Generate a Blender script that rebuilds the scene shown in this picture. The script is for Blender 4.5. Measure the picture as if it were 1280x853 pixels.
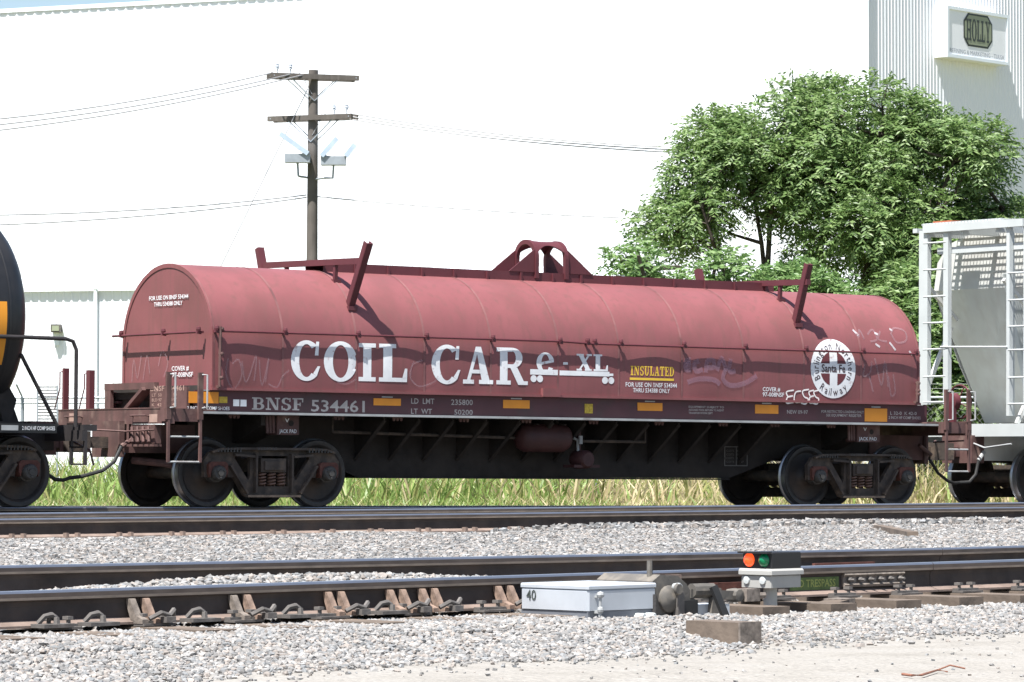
import bpy, math, random
import numpy as np
from mathutils import Vector, Matrix
random.seed(7); rng = np.random.default_rng(11)
for _o in list(bpy.data.objects): bpy.data.objects.remove(_o)
sc = bpy.context.scene; COL = sc.collection
R = math.radians
# ------------------------------------------------------------------ camera, light, exposure
FPX, HORIZ, ZC = 4596.0, 569.0, 1.0          # focal length in photo pixels, horizon row, camera height
PITCH = math.atan((HORIZ - 426.5) / FPX)
cd = bpy.data.cameras.new('camera'); cam = bpy.data.objects.new('camera', cd); COL.objects.link(cam)
cd.sensor_width = 36.0; cd.lens = 36.0 * FPX / 1280.0; cd.clip_start = 0.1; cd.clip_end = 6000
cam.location = (0, 0, ZC); cam.rotation_euler = (math.pi / 2 + PITCH, 0, 0); sc.camera = cam
TH3 = 0.6369                                  # heading of the train's track
SUN_EL = R(64.0)
_ce, _cs = 0.917, 0.40
SH = Vector((-_ce * math.cos(TH3) + _cs * math.sin(TH3), -_ce * math.sin(TH3) - _cs * math.cos(TH3), 0)).normalized()
TOSUN = Vector((SH.x * math.cos(SUN_EL), SH.y * math.cos(SUN_EL), math.sin(SUN_EL)))
w = bpy.data.worlds.new('World'); sc.world = w; w.use_nodes = True
nt = w.node_tree; nt.nodes.clear()
sky = nt.nodes.new('ShaderNodeTexSky'); sky.sky_type = 'NISHITA'; sky.sun_disc = False
sky.sun_elevation = SUN_EL; sky.sun_rotation = math.atan2(TOSUN.x, TOSUN.y)
sky.air_density = 1.0; sky.dust_density = 1.2; sky.ozone_density = 1.0
bg = nt.nodes.new('ShaderNodeBackground'); bg.inputs[1].default_value = 0.075
wo = nt.nodes.new('ShaderNodeOutputWorld')
nt.links.new(sky.outputs[0], bg.inputs[0]); nt.links.new(bg.outputs[0], wo.inputs[0])
sl = bpy.data.lights.new('sun', 'SUN'); sl.energy = 5.0; sl.angle = R(0.53); sl.color = (1.0, 0.975, 0.94)
so = bpy.data.objects.new('sun', sl); COL.objects.link(so)
so.rotation_euler = TOSUN.to_track_quat('Z', 'Y').to_euler(); so.location = (0, 0, 60)
sc.view_settings.view_transform = 'Standard'; sc.view_settings.look = 'None'
sc.view_settings.gamma = 1.0; sc.view_settings.exposure = 1.20
try: sc.view_settings.use_curve_mapping = False
except Exception: pass

# ------------------------------------------------------------------ pixel helpers (a pixel gives a direction only)
def pray(px, py):
    a = (px - 640) / FPX; b = (426.5 - py) / FPX; c, s = math.cos(PITCH), math.sin(PITCH)
    return Vector((a, c - b * s, s + b * c))
def onz(px, py, z):
    d = pray(px, py); t = (z - ZC) / d.z; return Vector((0, 0, ZC)) + d * t
def aty(px, py, Y):
    d = pray(px, py); return Vector((0, 0, ZC)) + d * (Y / d.y)
CX, CY, CZ, CG = 0.428, 53.5185, 0.2566, -0.0077
c3, s3 = math.cos(TH3), math.sin(TH3)
def carw(lx, lat, z): return Vector((CX + lx * c3 - lat * s3, CY + lx * s3 + lat * c3, CZ + z + CG * lx))
def SD(px, py, lat):
    d = pray(px, py); n = Vector((-s3, c3, 0)); o = Vector((0, 0, ZC)); p = o + d * ((carw(0, lat, 0) - o).dot(n) / d.dot(n))
    lx = (p.x - CX) * c3 + (p.y - CY) * s3; return lx, p.z - CZ - CG * lx
def EN(px, py, lx):
    d = pray(px, py); n = Vector((c3, s3, 0)); o = Vector((0, 0, ZC)); p = o + d * ((carw(lx, 0, 0) - o).dot(n) / d.dot(n))
    return -(p.x - CX) * s3 + (p.y - CY) * c3, p.z - CZ - CG * lx

# ------------------------------------------------------------------ materials
MATS = {}
def mat(name, col, rough=0.6, metal=0.0, var=0.25, scale=3.0, bump=0.0, bscale=40.0, dirt=None, dscale=1.2, dlo=.5, dhi=.7, spec=0.4,
        island=0.0, alpha=1.0, emit=None, streak=None, coat=0.0, streakscale=5.0):
    if name in MATS: return MATS[name]
    m = bpy.data.materials.new(name); m.use_nodes = True; t = m.node_tree; N = t.nodes; L = t.links
    b = N['Principled BSDF']; b.inputs['Roughness'].default_value = rough; b.inputs['Metallic'].default_value = metal
    b.inputs['Specular IOR Level'].default_value = spec
    if coat: b.inputs['Coat Weight'].default_value = coat; b.inputs['Coat Roughness'].default_value = .25
    tc = N.new('ShaderNodeTexCoord')
    def noise(s, det=4.0, src=None):
        n = N.new('ShaderNodeTexNoise'); n.inputs['Scale'].default_value = s; n.inputs['Detail'].default_value = det
        L.new(src or tc.outputs['Object'], n.inputs['Vector']); return n.outputs['Fac']
    def ramp(f, lo, hi):
        r = N.new('ShaderNodeMapRange'); r.inputs['From Min'].default_value = lo; r.inputs['From Max'].default_value = hi
        L.new(f, r.inputs['Value']); return r.outputs['Result']
    def mix(f, a, bb, mode='MIX'):
        x = N.new('ShaderNodeMix'); x.data_type = 'RGBA'; x.blend_type = mode
        if isinstance(f, float): x.inputs[0].default_value = f
        else: L.new(f, x.inputs[0])
        for s, v in ((6, a), (7, bb)):
            if isinstance(v, tuple): x.inputs[s].default_value = (*v[:3], 1)
            else: L.new(v, x.inputs[s])
        return x.outputs[2]
    c = tuple(col)
    cur = mix(ramp(noise(scale), .3, .7), tuple(min(1, x * (1 - var)) for x in c), tuple(min(1, x * (1 + var)) for x in c))
    if island:
        g = N.new('ShaderNodeNewGeometry')
        cur = mix(g.outputs['Random Per Island'], cur, mix(1.0, cur, (island,) * 3, 'MULTIPLY'))
    if dirt:
        cur = mix(ramp(noise(dscale, 6), dlo, dhi), cur, tuple(dirt))
    if streak:
        mp = N.new('ShaderNodeMapping'); mp.inputs['Scale'].default_value = (streakscale, streakscale, .35); L.new(tc.outputs['Object'], mp.inputs['Vector'])
        cur = mix(ramp(noise(1.6, 5, mp.outputs['Vector']), .50, .82), cur, tuple(streak))
    L.new(cur, b.inputs['Base Color'])
    if var > .1:
        rr = N.new('ShaderNodeMapRange'); rr.inputs['To Min'].default_value = max(.05, rough - .12); rr.inputs['To Max'].default_value = min(1, rough + .12)
        L.new(noise(scale * 2.3), rr.inputs['Value']); L.new(rr.outputs['Result'], b.inputs['Roughness'])
    if bump:
        bp = N.new('ShaderNodeBump'); bp.inputs['Strength'].default_value = 1.0; bp.inputs['Distance'].default_value = bump
        L.new(noise(bscale, 5), bp.inputs['Height']); L.new(bp.outputs['Normal'], b.inputs['Normal'])
    if alpha < 1: b.inputs['Alpha'].default_value = alpha
    if emit: b.inputs['Emission Color'].default_value = (*emit[:3], 1); b.inputs['Emission Strength'].default_value = emit[3]
    MATS[name] = m; return m
M_COVER = mat('cover_paint', (.200, .067, .070), .55, 0, .10, 1.1, .0008, 60, dirt=(.150, .056, .054), dscale=1.3, dlo=.50, dhi=.80, streak=(.155, .064, .060), streakscale=7.0, coat=.05)
M_CEND = MATS['cover_paint']
M_SILL = mat('sill_paint', (.068, .024, .030), .55, 0, .12, 2.0, .0008, 50, dirt=(.05, .028, .03), dscale=2.5)
M_BROWN = mat('faded_brown_steel', (.105, .055, .05), .75, 0, .28, 3.0, .0015, 40, dirt=(.19, .125, .105), dscale=4.0, dlo=.56, dhi=.74, streak=(.06, .04, .035))
M_GUIDE = mat('guide_red', (.095, .024, .030), .55, 0, .12, 3)
M_UNDER = mat('underframe_dark', (.027, .0225, .0205), .85, 0, .3, 4.0, .002, 30, dirt=(.042, .034, .029))
M_FLANGE = mat('worn_grey_flange', (.33, .34, .34), .6, .1, .15, 5, .001, 60, dirt=(.14, .10, .09), dscale=3.0, dlo=.6, dhi=.8)
M_TRUCK = mat('truck_cast_steel', (.060, .047, .039), .8, .0, .35, 6.0, .003, 45, dirt=(.125, .092, .068), dscale=7.0)
M_WHEEL = mat('wheel_steel', (.034, .029, .027), .6, .2, .3, 5, .001, 60, dirt=(.062, .045, .036), dscale=4)
M_TREAD = mat('wheel_tread_steel', (.30, .31, .33), .35, .9, .12, 8)
M_RUST = mat('rust_red', (.105, .040, .030), .8, 0, .3, 15, .002, 60)
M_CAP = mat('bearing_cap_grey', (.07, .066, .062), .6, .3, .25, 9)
M_SPRING = mat('spring_steel', (.17, .10, .075), .65, .2, .3, 14)
M_RED = mat('tank_dark_red', (.055, .021, .021), .6, 0, .2, 4)
M_WHITE = mat('white_lettering', (.70, .71, .72), .65, 0, .08, 6, dirt=(.42, .33, .33), dscale=11, dlo=.60, dhi=.72)
M_DWHITE = mat('faded_white_lettering', (.34, .32, .31), .7, 0, .15, 8)
M_TAN = mat('tan_lettering', (.36, .24, .20), .7, 0, .15, 8)
M_YEL = mat('yellow_lettering', (.72, .47, .05), .6, 0, .08, 6)
M_ORANGE = mat('orange_reflector', (.62, .235, .02), .45, 0, .06, 6)
M_YELPL = mat('yellow_placard', (.38, .27, .03), .6, 0, .3, 30)
M_SEAM = mat('seam_dust', (.20, .086, .084), .65, 0, .15, 5, dirt=(.12, .05, .05), dscale=3)
M_DAB = mat('graffiti_silver', (.60, .58, .60), .6, 0, .2, 20, alpha=.6)
M_GRAF1 = mat('graffiti_white', (.75, .72, .70), .6, 0, .15, 12)
M_GRAF2 = mat('graffiti_faint', (.42, .30, .33), .6, 0, .2, 6, alpha=.24)
M_GRAF3 = mat('graffiti_lilac', (.36, .22, .29), .6, 0, .2, 6, alpha=.34)
M_BLACK = mat('tank_black', (.011, .0115, .013), .42, 0, .2, 2, dirt=(.022, .021, .021), dscale=1.5, coat=.06)
M_AMBER = mat('amber_stripe', (.66, .26, .02), .5, 0, .05, 4)
M_DARKPIPE = mat('dark_pipe', (.04, .035, .035), .55, .2, .2, 6)
M_HOP = mat('hopper_grey', (.56, .565, .54), .55, 0, .06, 1.5, dirt=(.47, .46, .43), dscale=1.6, streak=(.50, .485, .455))
M_HOPL = mat('hopper_light_paint', (.47, .495, .49), .5, 0, .06, 3)
M_RUBBER = mat('black_rubber', (.018, .018, .018), .65, 0, .2, 8)
M_RAILTOP = mat('polished_rail_top', (.36, .375, .41), .33, .85, .08, 4)
M_RAILHEAD = mat('rail_head_side', (.095, .075, .065), .55, .3, .25, 6, .001, 40)
M_RAILTAN = mat('rail_tan_strip', (.27, .22, .175), .8, 0, .2, 8, .001, 60)  # paler tan strip along the lower side of the rail head
M_RAILWEB = mat('rail_web_rust', (.050, .041, .037), .85, 0, .3, 5, .002, 30, dirt=(.075, .056, .046), dscale=4)
M_RAILFOOT = mat('rail_foot_rust', (.19, .142, .118), .85, 0, .25, 7, .002, 40)
M_TIE = mat('tie_timber', (.135, .105, .082), .9, 0, .3, 3, .004, 25, dirt=(.07, .055, .045), dscale=5)
M_BRACE1 = mat('brace_orange_rust', (.215, .15, .115), .85, 0, .4, 30, .002, 50)
M_BRACE2 = mat('brace_grey_rust', (.16, .135, .115), .85, 0, .4, 30, .002, 50)
M_PLATE = mat('tie_plate_grey', (.12, .11, .102), .8, .1, .3, 10, .002, 50)
M_ALU = mat('aluminium_box', (.43, .455, .485), .45, .15, .08, 5)
M_ALU2 = mat('aluminium_box_base', (.16, .17, .19), .55, .2, .15, 5)
M_MACH = mat('machine_grey', (.10, .092, .082), .75, 0, .25, 6, .002, 40, dirt=(.17, .15, .125), dscale=12)
M_SIGBLK = mat('signal_black', (.014, .014, .015), .5, 0, .1, 5)
M_SIGGREY = mat('signal_grey', (.34, .335, .315), .55, 0, .08, 6)
M_POLE = mat('pole_timber', (.100, .088, .078), .9, 0, .22, 2, .003, 20, streak=(.15, .135, .12))
M_GALV = mat('galvanised', (.30, .33, .36), .5, .3, .1, 6)
M_FLOOD = mat('floodlight_glass', (.42, .50, .60), .2, .2, .1, 5)
M_WIRE = mat('wire_grey', (.30, .30, .31), .6, .2, .05, 5)
M_WALL = mat('white_metal_wall', (.74, .76, .79), .55, 0, .02, .25)
M_TRIM = mat('white_trim', (.74, .79, .83), .5, 0, .03, 1)
M_SIGNW = mat('sign_white', (.80, .81, .83), .5, 0, .02, 1)
M_SIGNG = mat('sign_olive', (.26, .29, .20), .6, 0, .05, 1)
M_SIGND = mat('sign_dark', (.045, .055, .05), .6, 0, .05, 1)
M_SIGNT = mat('sign_grey_lettering', (.33, .37, .42), .6, 0, .05, 1)
M_BARK = mat('bark', (.060, .048, .038), .95, 0, .3, 4, .01, 12)

# ------------------------------------------------------------------ mesh helpers
OFF = Vector((0, 0, 0))
class MB:
    def __init__(s): s.v = []; s.f = []; s.mi = []
    def add(s, vs, fs, mi=0):
        b = len(s.v); s.v += [tuple(p) for p in vs]; s.f += [tuple(b + i for i in f) for f in fs]; s.mi += [mi] * len(fs); return s
    def box(s, x0, x1, y0, y1, z0, z1, mi=0):
        vs = [(x, y, z) for z in (z0, z1) for y in (y0, y1) for x in (x0, x1)]
        return s.add(vs, [(0, 2, 3, 1), (4, 5, 7, 6), (0, 1, 5, 4), (2, 6, 7, 3), (0, 4, 6, 2), (1, 3, 7, 5)], mi)
    def bar(s, p, q, wd, ht, up=(0, 0, 1), mi=0):
        p, q = Vector(p), Vector(q); d = (q - p).normalized(); u = Vector(up)
        if abs(d.dot(u)) > .98: u = Vector((1, 0, 0))
        a = d.cross(u).normalized() * wd / 2; b = a.cross(d).normalized() * ht / 2
        vs = [p - a - b, p + a - b, p + a + b, p - a + b, q - a - b, q + a - b, q + a + b, q - a + b]
        return s.add(vs, [(0, 1, 2, 3), (7, 6, 5, 4), (0, 4, 5, 1), (1, 5, 6, 2), (2, 6, 7, 3), (3, 7, 4, 0)], mi)
    def tube(s, pts, r, n=8, mi=0, caps=True, r2=None):
        pts = [Vector(p) for p in pts]; k = len(pts); vs = []; prev = None
        for i, p in enumerate(pts):
            d = (pts[min(i + 1, k - 1)] - pts[max(i - 1, 0)]).normalized()
            if prev is None:
                u = Vector((0, 0, 1)) if abs(d.z) < .9 else Vector((1, 0, 0)); a = d.cross(u).normalized()
            else:
                a = (prev - d * prev.dot(d)).normalized()
            prev = a; b = d.cross(a); rr = r if r2 is None else r + (r2 - r) * i / max(1, k - 1)
            vs += [p + (a * math.cos(2 * math.pi * j / n) + b * math.sin(2 * math.pi * j / n)) * rr for j in range(n)]
        fs = [(i * n + j, i * n + (j + 1) % n, (i + 1) * n + (j + 1) % n, (i + 1) * n + j) for i in range(k - 1) for j in range(n)]
        if caps: fs += [tuple(range(n - 1, -1, -1)), tuple((k - 1) * n + j for j in range(n))]
        return s.add(vs, fs, mi)
    def prism(s, poly, axis, a, b, mi=0):
        # poly in the two other axes (in x,y,z order)
        def P(u, v, t): return {'x': (t, u, v), 'y': (u, t, v), 'z': (u, v, t)}[axis]
        n = len(poly); vs = [P(u, v, a) for u, v in poly] + [P(u, v, b) for u, v in poly]
        fs = [tuple(range(n)), tuple(range(2 * n - 1, n - 1, -1))] + [(i, (i + 1) % n, n + (i + 1) % n, n + i) for i in range(n)]
        return s.add(vs, fs, mi)
    def lathe(s, prof, c, axis='y', n=32, mis=None, arc=(0, 2 * math.pi)):
        c = Vector(c); vs = []; full = abs(arc[1] - arc[0] - 2 * math.pi) < 1e-6; m = n if full else n + 1
        for j in range(m):
            a = arc[0] + (arc[1] - arc[0]) * j / n; ca, sa = math.cos(a), math.sin(a)
            for r, t in prof:
                vs.append(c + Vector({'y': (r * ca, t, r * sa), 'x': (t, r * ca, r * sa), 'z': (r * ca, r * sa, t)}[axis]))
        k = len(prof)
        for i in range(k - 1):
            fs = [(j * k + i, j * k + i + 1, ((j + 1) % m) * k + i + 1, ((j + 1) % m) * k + i) for j in range(n)]
            b = len(s.v) if i == 0 else b
            if i == 0: s.v += [tuple(p) for p in vs]
            s.f += [tuple(b + q for q in f) for f in fs]; s.mi += [mis[i] if mis else 0] * len(fs)
        return s
    def grid(s, fn, nu, nv, mi=0):
        vs = [fn(i / nu, j / nv) for j in range(nv + 1) for i in range(nu + 1)]
        return s.add(vs, [(j * (nu + 1) + i, j * (nu + 1) + i + 1, (j + 1) * (nu + 1) + i + 1, (j + 1) * (nu + 1) + i) for j in range(nv) for i in range(nu)], mi)
    def mesh(s, name, mats, smooth=False):
        me = bpy.data.meshes.new(name); o = OFF
        me.from_pydata([(x - o.x, y - o.y, z - o.z) for x, y, z in s.v], [], s.f)
        if not isinstance(mats, (list, tuple)): mats = [mats]
        for m in mats: me.materials.append(m)
        if len(mats) > 1: me.polygons.foreach_set('material_index', s.mi)
        if smooth: me.polygons.foreach_set('use_smooth', [True] * len(me.polygons)); smooth_angle(me, 40)
        me.update(); return me
    def build(s, name, mats, parent=None, smooth=False, **kw):
        return put(name, s.mesh(name, mats, smooth), parent, **kw)
def smooth_angle(me, deg):
    try: me.set_sharp_from_angle(angle=R(deg))
    except Exception: pass
def put(name, me, parent=None, loc=None, label=None):
    o = bpy.data.objects.new(name, me); COL.objects.link(o)
    if parent: o.parent = parent
    if loc is not None: o.location = loc
    if label: o['label'] = label
    return o
def tag(o, label, cat, group=None):
    o['label'] = label; o['category'] = cat
    if group: o['group'] = group
    return o
def thing(name, label, cat, loc=(0, 0, 0), rot=(0, 0, 0), group=None):
    o = bpy.data.objects.new(name, None); COL.objects.link(o); o.location = loc; o.rotation_euler = rot; o.empty_display_size = .3
    return tag(o, label, cat, group)
def part(name, parent, loc=(0, 0, 0)):
    o = bpy.data.objects.new(name, None); COL.objects.link(o); o.parent = parent; o.location = loc; o.empty_display_size = .2; return o
def np_mesh(name, V, F, mats, mi=None, smooth=False):
    me = bpy.data.meshes.new(name); V = np.asarray(V, np.float32); F = np.asarray(F, np.int32); k = F.shape[1]
    me.vertices.add(len(V)); me.vertices.foreach_set('co', V.ravel()); me.loops.add(F.size); me.loops.foreach_set('vertex_index', F.ravel())
    me.polygons.add(len(F)); me.polygons.foreach_set('loop_start', np.arange(len(F), dtype=np.int32) * k)
    try: me.polygons.foreach_set('loop_total', np.full(len(F), k, np.int32))
    except Exception: pass
    for m in (mats if isinstance(mats, (list, tuple)) else [mats]): me.materials.append(m)
    if mi is not None: me.polygons.foreach_set('material_index', np.asarray(mi, np.int32))
    me.polygons.foreach_set('use_smooth', [smooth] * len(F))
    me.update(calc_edges=True); me.validate(); return me

# ------------------------------------------------------------------ lettering
_tc = {}
def glyphs(txt, bold=0.0):
    k = (txt, bold)
    if k not in _tc:
        cu = bpy.data.curves.new('t', 'FONT'); cu.body = txt; cu.size = 1; cu.offset = bold; cu.resolution_u = 2; cu.fill_mode = 'FRONT'
        ob = bpy.data.objects.new('t', cu); COL.objects.link(ob); me = ob.to_mesh()
        V = [(v.co.x, v.co.y) for v in me.vertices]; F = [tuple(p.vertices) for p in me.polygons]
        ob.to_mesh_clear(); bpy.data.objects.remove(ob); bpy.data.curves.remove(cu)
        xs = [v[0] for v in V] or [0]; _tc[k] = (V, F, min(xs), max(xs))
    return _tc[k]
CAP = 0.70
def text(mb, s, x0, z0, h, width, mp, bold=0.01, mi=0):
    V, F, a, b = glyphs(s, bold)
    kx = (width / (b - a)) if width else h / CAP
    mb.add([mp(x0 + (x - a) * kx, z0 + y * h / CAP, .0) for x, y in V], F, mi)
def q(*p): return ('q', p)
def rect(x0, y0, x1, y1): return ('q', ((x0, y0), (x1, y0), (x1, y1), (x0, y1)))
def ring(cx, cy, ro, so_, ri, si, a0, a1): return ('r', (cx, cy, ro, so_, ri, si, a0, a1))
def slabs(x0, x1, y): return rect(x0, y, x1, y + .11)
G = {
 'I': (.46, [rect(.12, .11, .34, .89), slabs(0, .46, 0), slabs(0, .46, .89)]),
 'L': (.70, [rect(.10, .11, .32, .89), slabs(0, .42, .89), slabs(0, .70, 0), q((.58, .11), (.70, .11), (.70, .36), (.64, .36))]),
 'C': (.80, [ring(.42, .5, .42, .53, .20, .43, 48, 312), q((.64, .64), (.74, .64), (.76, 1.0), (.68, 1.0)), q((.60, .17), (.70, .10), (.79, .36), (.72, .36))]),
 'O': (.86, [ring(.43, .5, .43, .53, .20, .43, 0, 360)]),
 'A': (.90, [q((.12, .11), (.22, .11), (.48, 1.0), (.38, 1.0)), q((.56, .11), (.80, .11), (.54, 1.0), (.38, 1.0)), rect(.24, .28, .62, .38), slabs(0, .33, 0), slabs(.48, .90, 0)]),
 'R': (.90, [rect(.10, .11, .32, .89), slabs(0, .42, 0), slabs(0, .46, .89), rect(.32, .45, .46, .55), ring(.46, .725, .30, .275, .10, .175, -90, 90), q((.40, .45), (.60, .47), (.86, .0), (.64, .0)), rect(.64, 0, .93, .10)]),
 'X': (.86, [q((.08, 1), (.34, 1), (.80, 0), (.54, 0)), q((.08, .0), (.19, .0), (.78, 1), (.67, 1)), slabs(0, .30, 0), slabs(.46, .86, 0), slabs(0, .40, .89), slabs(.56, .86, .89)]),
 'e': (.74, [ring(.36, .46, .36, .48, .16, .38, 20, 330), q((.16, .36), (.70, .50), (.70, .62), (.16, .48)), ]),
 '-': (.34, [rect(.02, .34, .30, .50)]),
 'N': (.94, [rect(.12, .11, .22, .89), rect(.72, 0, .82, .89), q((.12, 1), (.34, 1), (.82, 0), (.62, 0)), slabs(0, .34, 0), slabs(0, .30, .89), slabs(.60, .94, .89)]),
 'S': (.66, [ring(.33, .74, .30, .28, .11, .18, 30, 270), ring(.33, .26, .32, .28, .12, .18, -150, 90), rect(.53, .68, .62, 1.0), rect(.02, 0, .10, .34)]),
 'U': (.86, [rect(.10, .36, .31, .89), rect(.64, .36, .74, .89), ring(.42, .36, .32, .38, .12, .27, 180, 360), slabs(0, .42, .89), slabs(.54, .86, .89)]),
 'T': (.78, [rect(.28, .11, .50, .89), slabs(.16, .62, 0), slabs(0, .78, .89), q((0, .62), (.08, .62), (.12, .89), (0, .89)), q((.70, .62), (.78, .62), (.78, .89), (.66, .89))]),
 'E': (.74, [rect(.10, .11, .32, .89), slabs(0, .74, 0), slabs(0, .72, .89), rect(.32, .45, .54, .55), rect(.50, .36, .57, .64), rect(.66, .11, .74, .34), rect(.64, .68, .72, .89)]),
 'D': (.86, [rect(.10, .11, .32, .89), slabs(0, .42, 0), slabs(0, .42, .89), ring(.42, .5, .44, .5, .22, .39, -90, 90)]),
 'B': (.82, [rect(.10, .11, .32, .89), slabs(0, .46, 0), slabs(0, .46, .89), rect(.32, .46, .46, .56), ring(.46, .735, .28, .265, .10, .165, -90, 90), ring(.46, .275, .34, .275, .13, .175, -90, 90)]),
 'F': (.72, [rect(.10, .11, .32, .89), slabs(0, .46, 0), slabs(0, .72, .89), rect(.32, .44, .52, .54), rect(.48, .34, .55, .64), rect(.64, .66, .72, .89)]),
 'H': (.92, [rect(.12, .11, .30, .89), rect(.62, .11, .80, .89), rect(.30, .45, .62, .55), slabs(0, .42, 0), slabs(.50, .92, 0), slabs(0, .42, .89), slabs(.50, .92, .89)]),
 'Y': (.86, [q((.08, 1), (.30, 1), (.54, .45), (.34, .45)), q((.64, 1), (.76, 1), (.54, .45), (.46, .45)), rect(.34, .11, .54, .45), slabs(.22, .66, 0), slabs(0, .38, .89), slabs(.54, .86, .89)]),
}
def slab(mb, s, x0, z0, h, width, mp, gap=.10, mi=0):
    tot = sum((G[c][0] if c in G else .38) + gap for c in s) - gap; kx = width / tot; x = 0.0; dep = 0
    for c in s:
        if c not in G: x += .38 + gap; continue
        wd, sh = G[c]
        for kind, d in sh:
            dep += 1; e = .0004 * (dep % 7)
            if kind == 'q':
                pl = list(d)
                if len(pl) == 4:
                    def fn(u, v, pl=pl):
                        ax = pl[0][0] * (1 - u) + pl[1][0] * u; ay = pl[0][1] * (1 - u) + pl[1][1] * u
                        bx = pl[3][0] * (1 - u) + pl[2][0] * u; by = pl[3][1] * (1 - u) + pl[2][1] * u
                        return mp(x0 + (x + ax * (1 - v) + bx * v) * kx, z0 + (ay * (1 - v) + by * v) * h, e)
                    mb.grid(fn, 3, 5, mi)
            else:
                cx, cy, ro, so_, ri, si, a0, a1 = d; n = max(10, int(abs(a1 - a0) / 9))
                def fr(u, v):
                    a = R(a0 + (a1 - a0) * u); rx = ri * (1 - v) + ro * v; ry = si * (1 - v) + so_ * v
                    return mp(x0 + (x + cx + rx * math.cos(a)) * kx, z0 + (cy + ry * math.sin(a)) * h, e)
                mb.grid(fr, n, 2, mi)
        x += wd + gap
def stroke(mb, pts, wd, mp, e=0.0, mi=0):
    # painted ribbon along a polyline, Catmull-Rom smoothed
    P = []
    n = len(pts)
    for i in range(n - 1):
        p0, p1, p2, p3 = pts[max(0, i - 1)], pts[i], pts[i + 1], pts[min(n - 1, i + 2)]
        for k in range(6):
            t = k / 6
            P.append(tuple(.5 * (2 * p1[j] + (p2[j] - p0[j]) * t + (2 * p0[j] - 5 * p1[j] + 4 * p2[j] - p3[j]) * t * t + (3 * p1[j] - p0[j] - 3 * p2[j] + p3[j]) * t ** 3) for j in (0, 1)))
    P.append(pts[-1]); vs = []
    for i, p in enumerate(P):
        a, b = P[max(0, i - 1)], P[min(len(P) - 1, i + 1)]; dx, dy = b[0] - a[0], b[1] - a[1]; l = math.hypot(dx, dy) or 1
        nx, ny = -dy / l * wd / 2, dx / l * wd / 2; ee = e + .00015 * i
        vs += [mp(p[0] + nx, p[1] + ny, ee), mp(p[0] - nx, p[1] - ny, ee)]
    mb.add(vs, [(2 * i, 2 * i + 1, 2 * i + 3, 2 * i + 2) for i in range(len(P) - 1)], mi)
# ------------------------------------------------------------------ the three tracks' lines
A1 = onz(0, 739.5, .336); B1 = onz(1250, 700, .336)
TH1 = math.atan2(B1.y - A1.y, B1.x - A1.x); c1, s1 = math.cos(TH1), math.sin(TH1)
A2 = Vector((-3.62, 34.0, .43))
def ud1(x, y): return (x - A1.x) * c1 + (y - A1.y) * s1, -(x - A1.x) * s1 + (y - A1.y) * c1
def ud2(x, y): return (x - A2.x) * c3 + (y - A2.y) * s3, -(x - A2.x) * s3 + (y - A2.y) * c3
def ud3(x, y): return (x - CX) * c3 + (y - CY) * s3, -(x - CX) * s3 + (y - CY) * c3
def w1(u, d, z=0.0): return Vector((A1.x + u * c1 - d * s1, A1.y + u * s1 + d * c1, z))
def sst(t): t = np.clip(t, 0, 1); return t * t * (3 - 2 * t)
def wav(x, y): return (np.sin(x * 1.7 + 1.3 * np.sin(y * 1.1)) + np.sin(y * 2.3 + 1.7 * np.sin(x * .9 + 1)) + .6 * np.sin(x * 4.1 - y * 3.3)) / 2.6
def edge1(u): return -1.72 + .42 * sst((u - 1.5) / 7.0) + .10 * np.sin(u * 1.9) + .06 * np.sin(u * 5.1 + 1)
def gz(x, y):
    u1, d1 = ud1(x, y); u2, d2 = ud2(x, y); u3, d3 = ud3(x, y)
    e = edge1(u1)
    z = .012 * wav(x * .8, y * .8) * (d1 < -1) + .12 * sst((d1 - e) / (-.65 - e))
    heap = np.exp(-((u1 - 2.6) / 2.5) ** 2) * .155
    z = z + (.05 + heap * np.exp(-((d1 - .95) / .5) ** 2)) * sst((d1 - .12) / .5) + .10 * sst((d1 - 1.62) / .6)
    z = z - .040 * sst((u1 - 4.1) / .8) * sst((d1 - e) / .7) * (1 - sst((d1 + .12) / .3)) - .03 * sst((d2 + 1.6) / .8) * (1 - sst((d2 + .05) / .1)) * (1 - sst((u2 - 3.5) / 3))
    z = z - .03 * sst((d1 - 4) / 4) + .03 * sst((d2 + 3.5) / 2.5) + .015 * wav(x * 1.3, y * 1.1) * (d1 > 1.9)
    z = z + .035 * sst((d2 - .1) / .3) * (1 - sst((d2 - 1.3) / .5)) - .20 * sst((d2 - 1.9) / 2.5)
    t3 = .055 + CG * np.clip(u3, -25, 25)
    k = sst((d3 + 4.0) / 2.4) * (1 - sst((d3 - 1.7) / 1.6)); z = z * (1 - k) + t3 * k
    far = sst((d3 - 1.7) / 2.0); z = z * (1 - far) + (.03 + .02 * wav(x * .2, y * .2)) * far
    return z
def gzs(x, y): return float(gz(np.array([x], float), np.array([y], float))[0])

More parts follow.
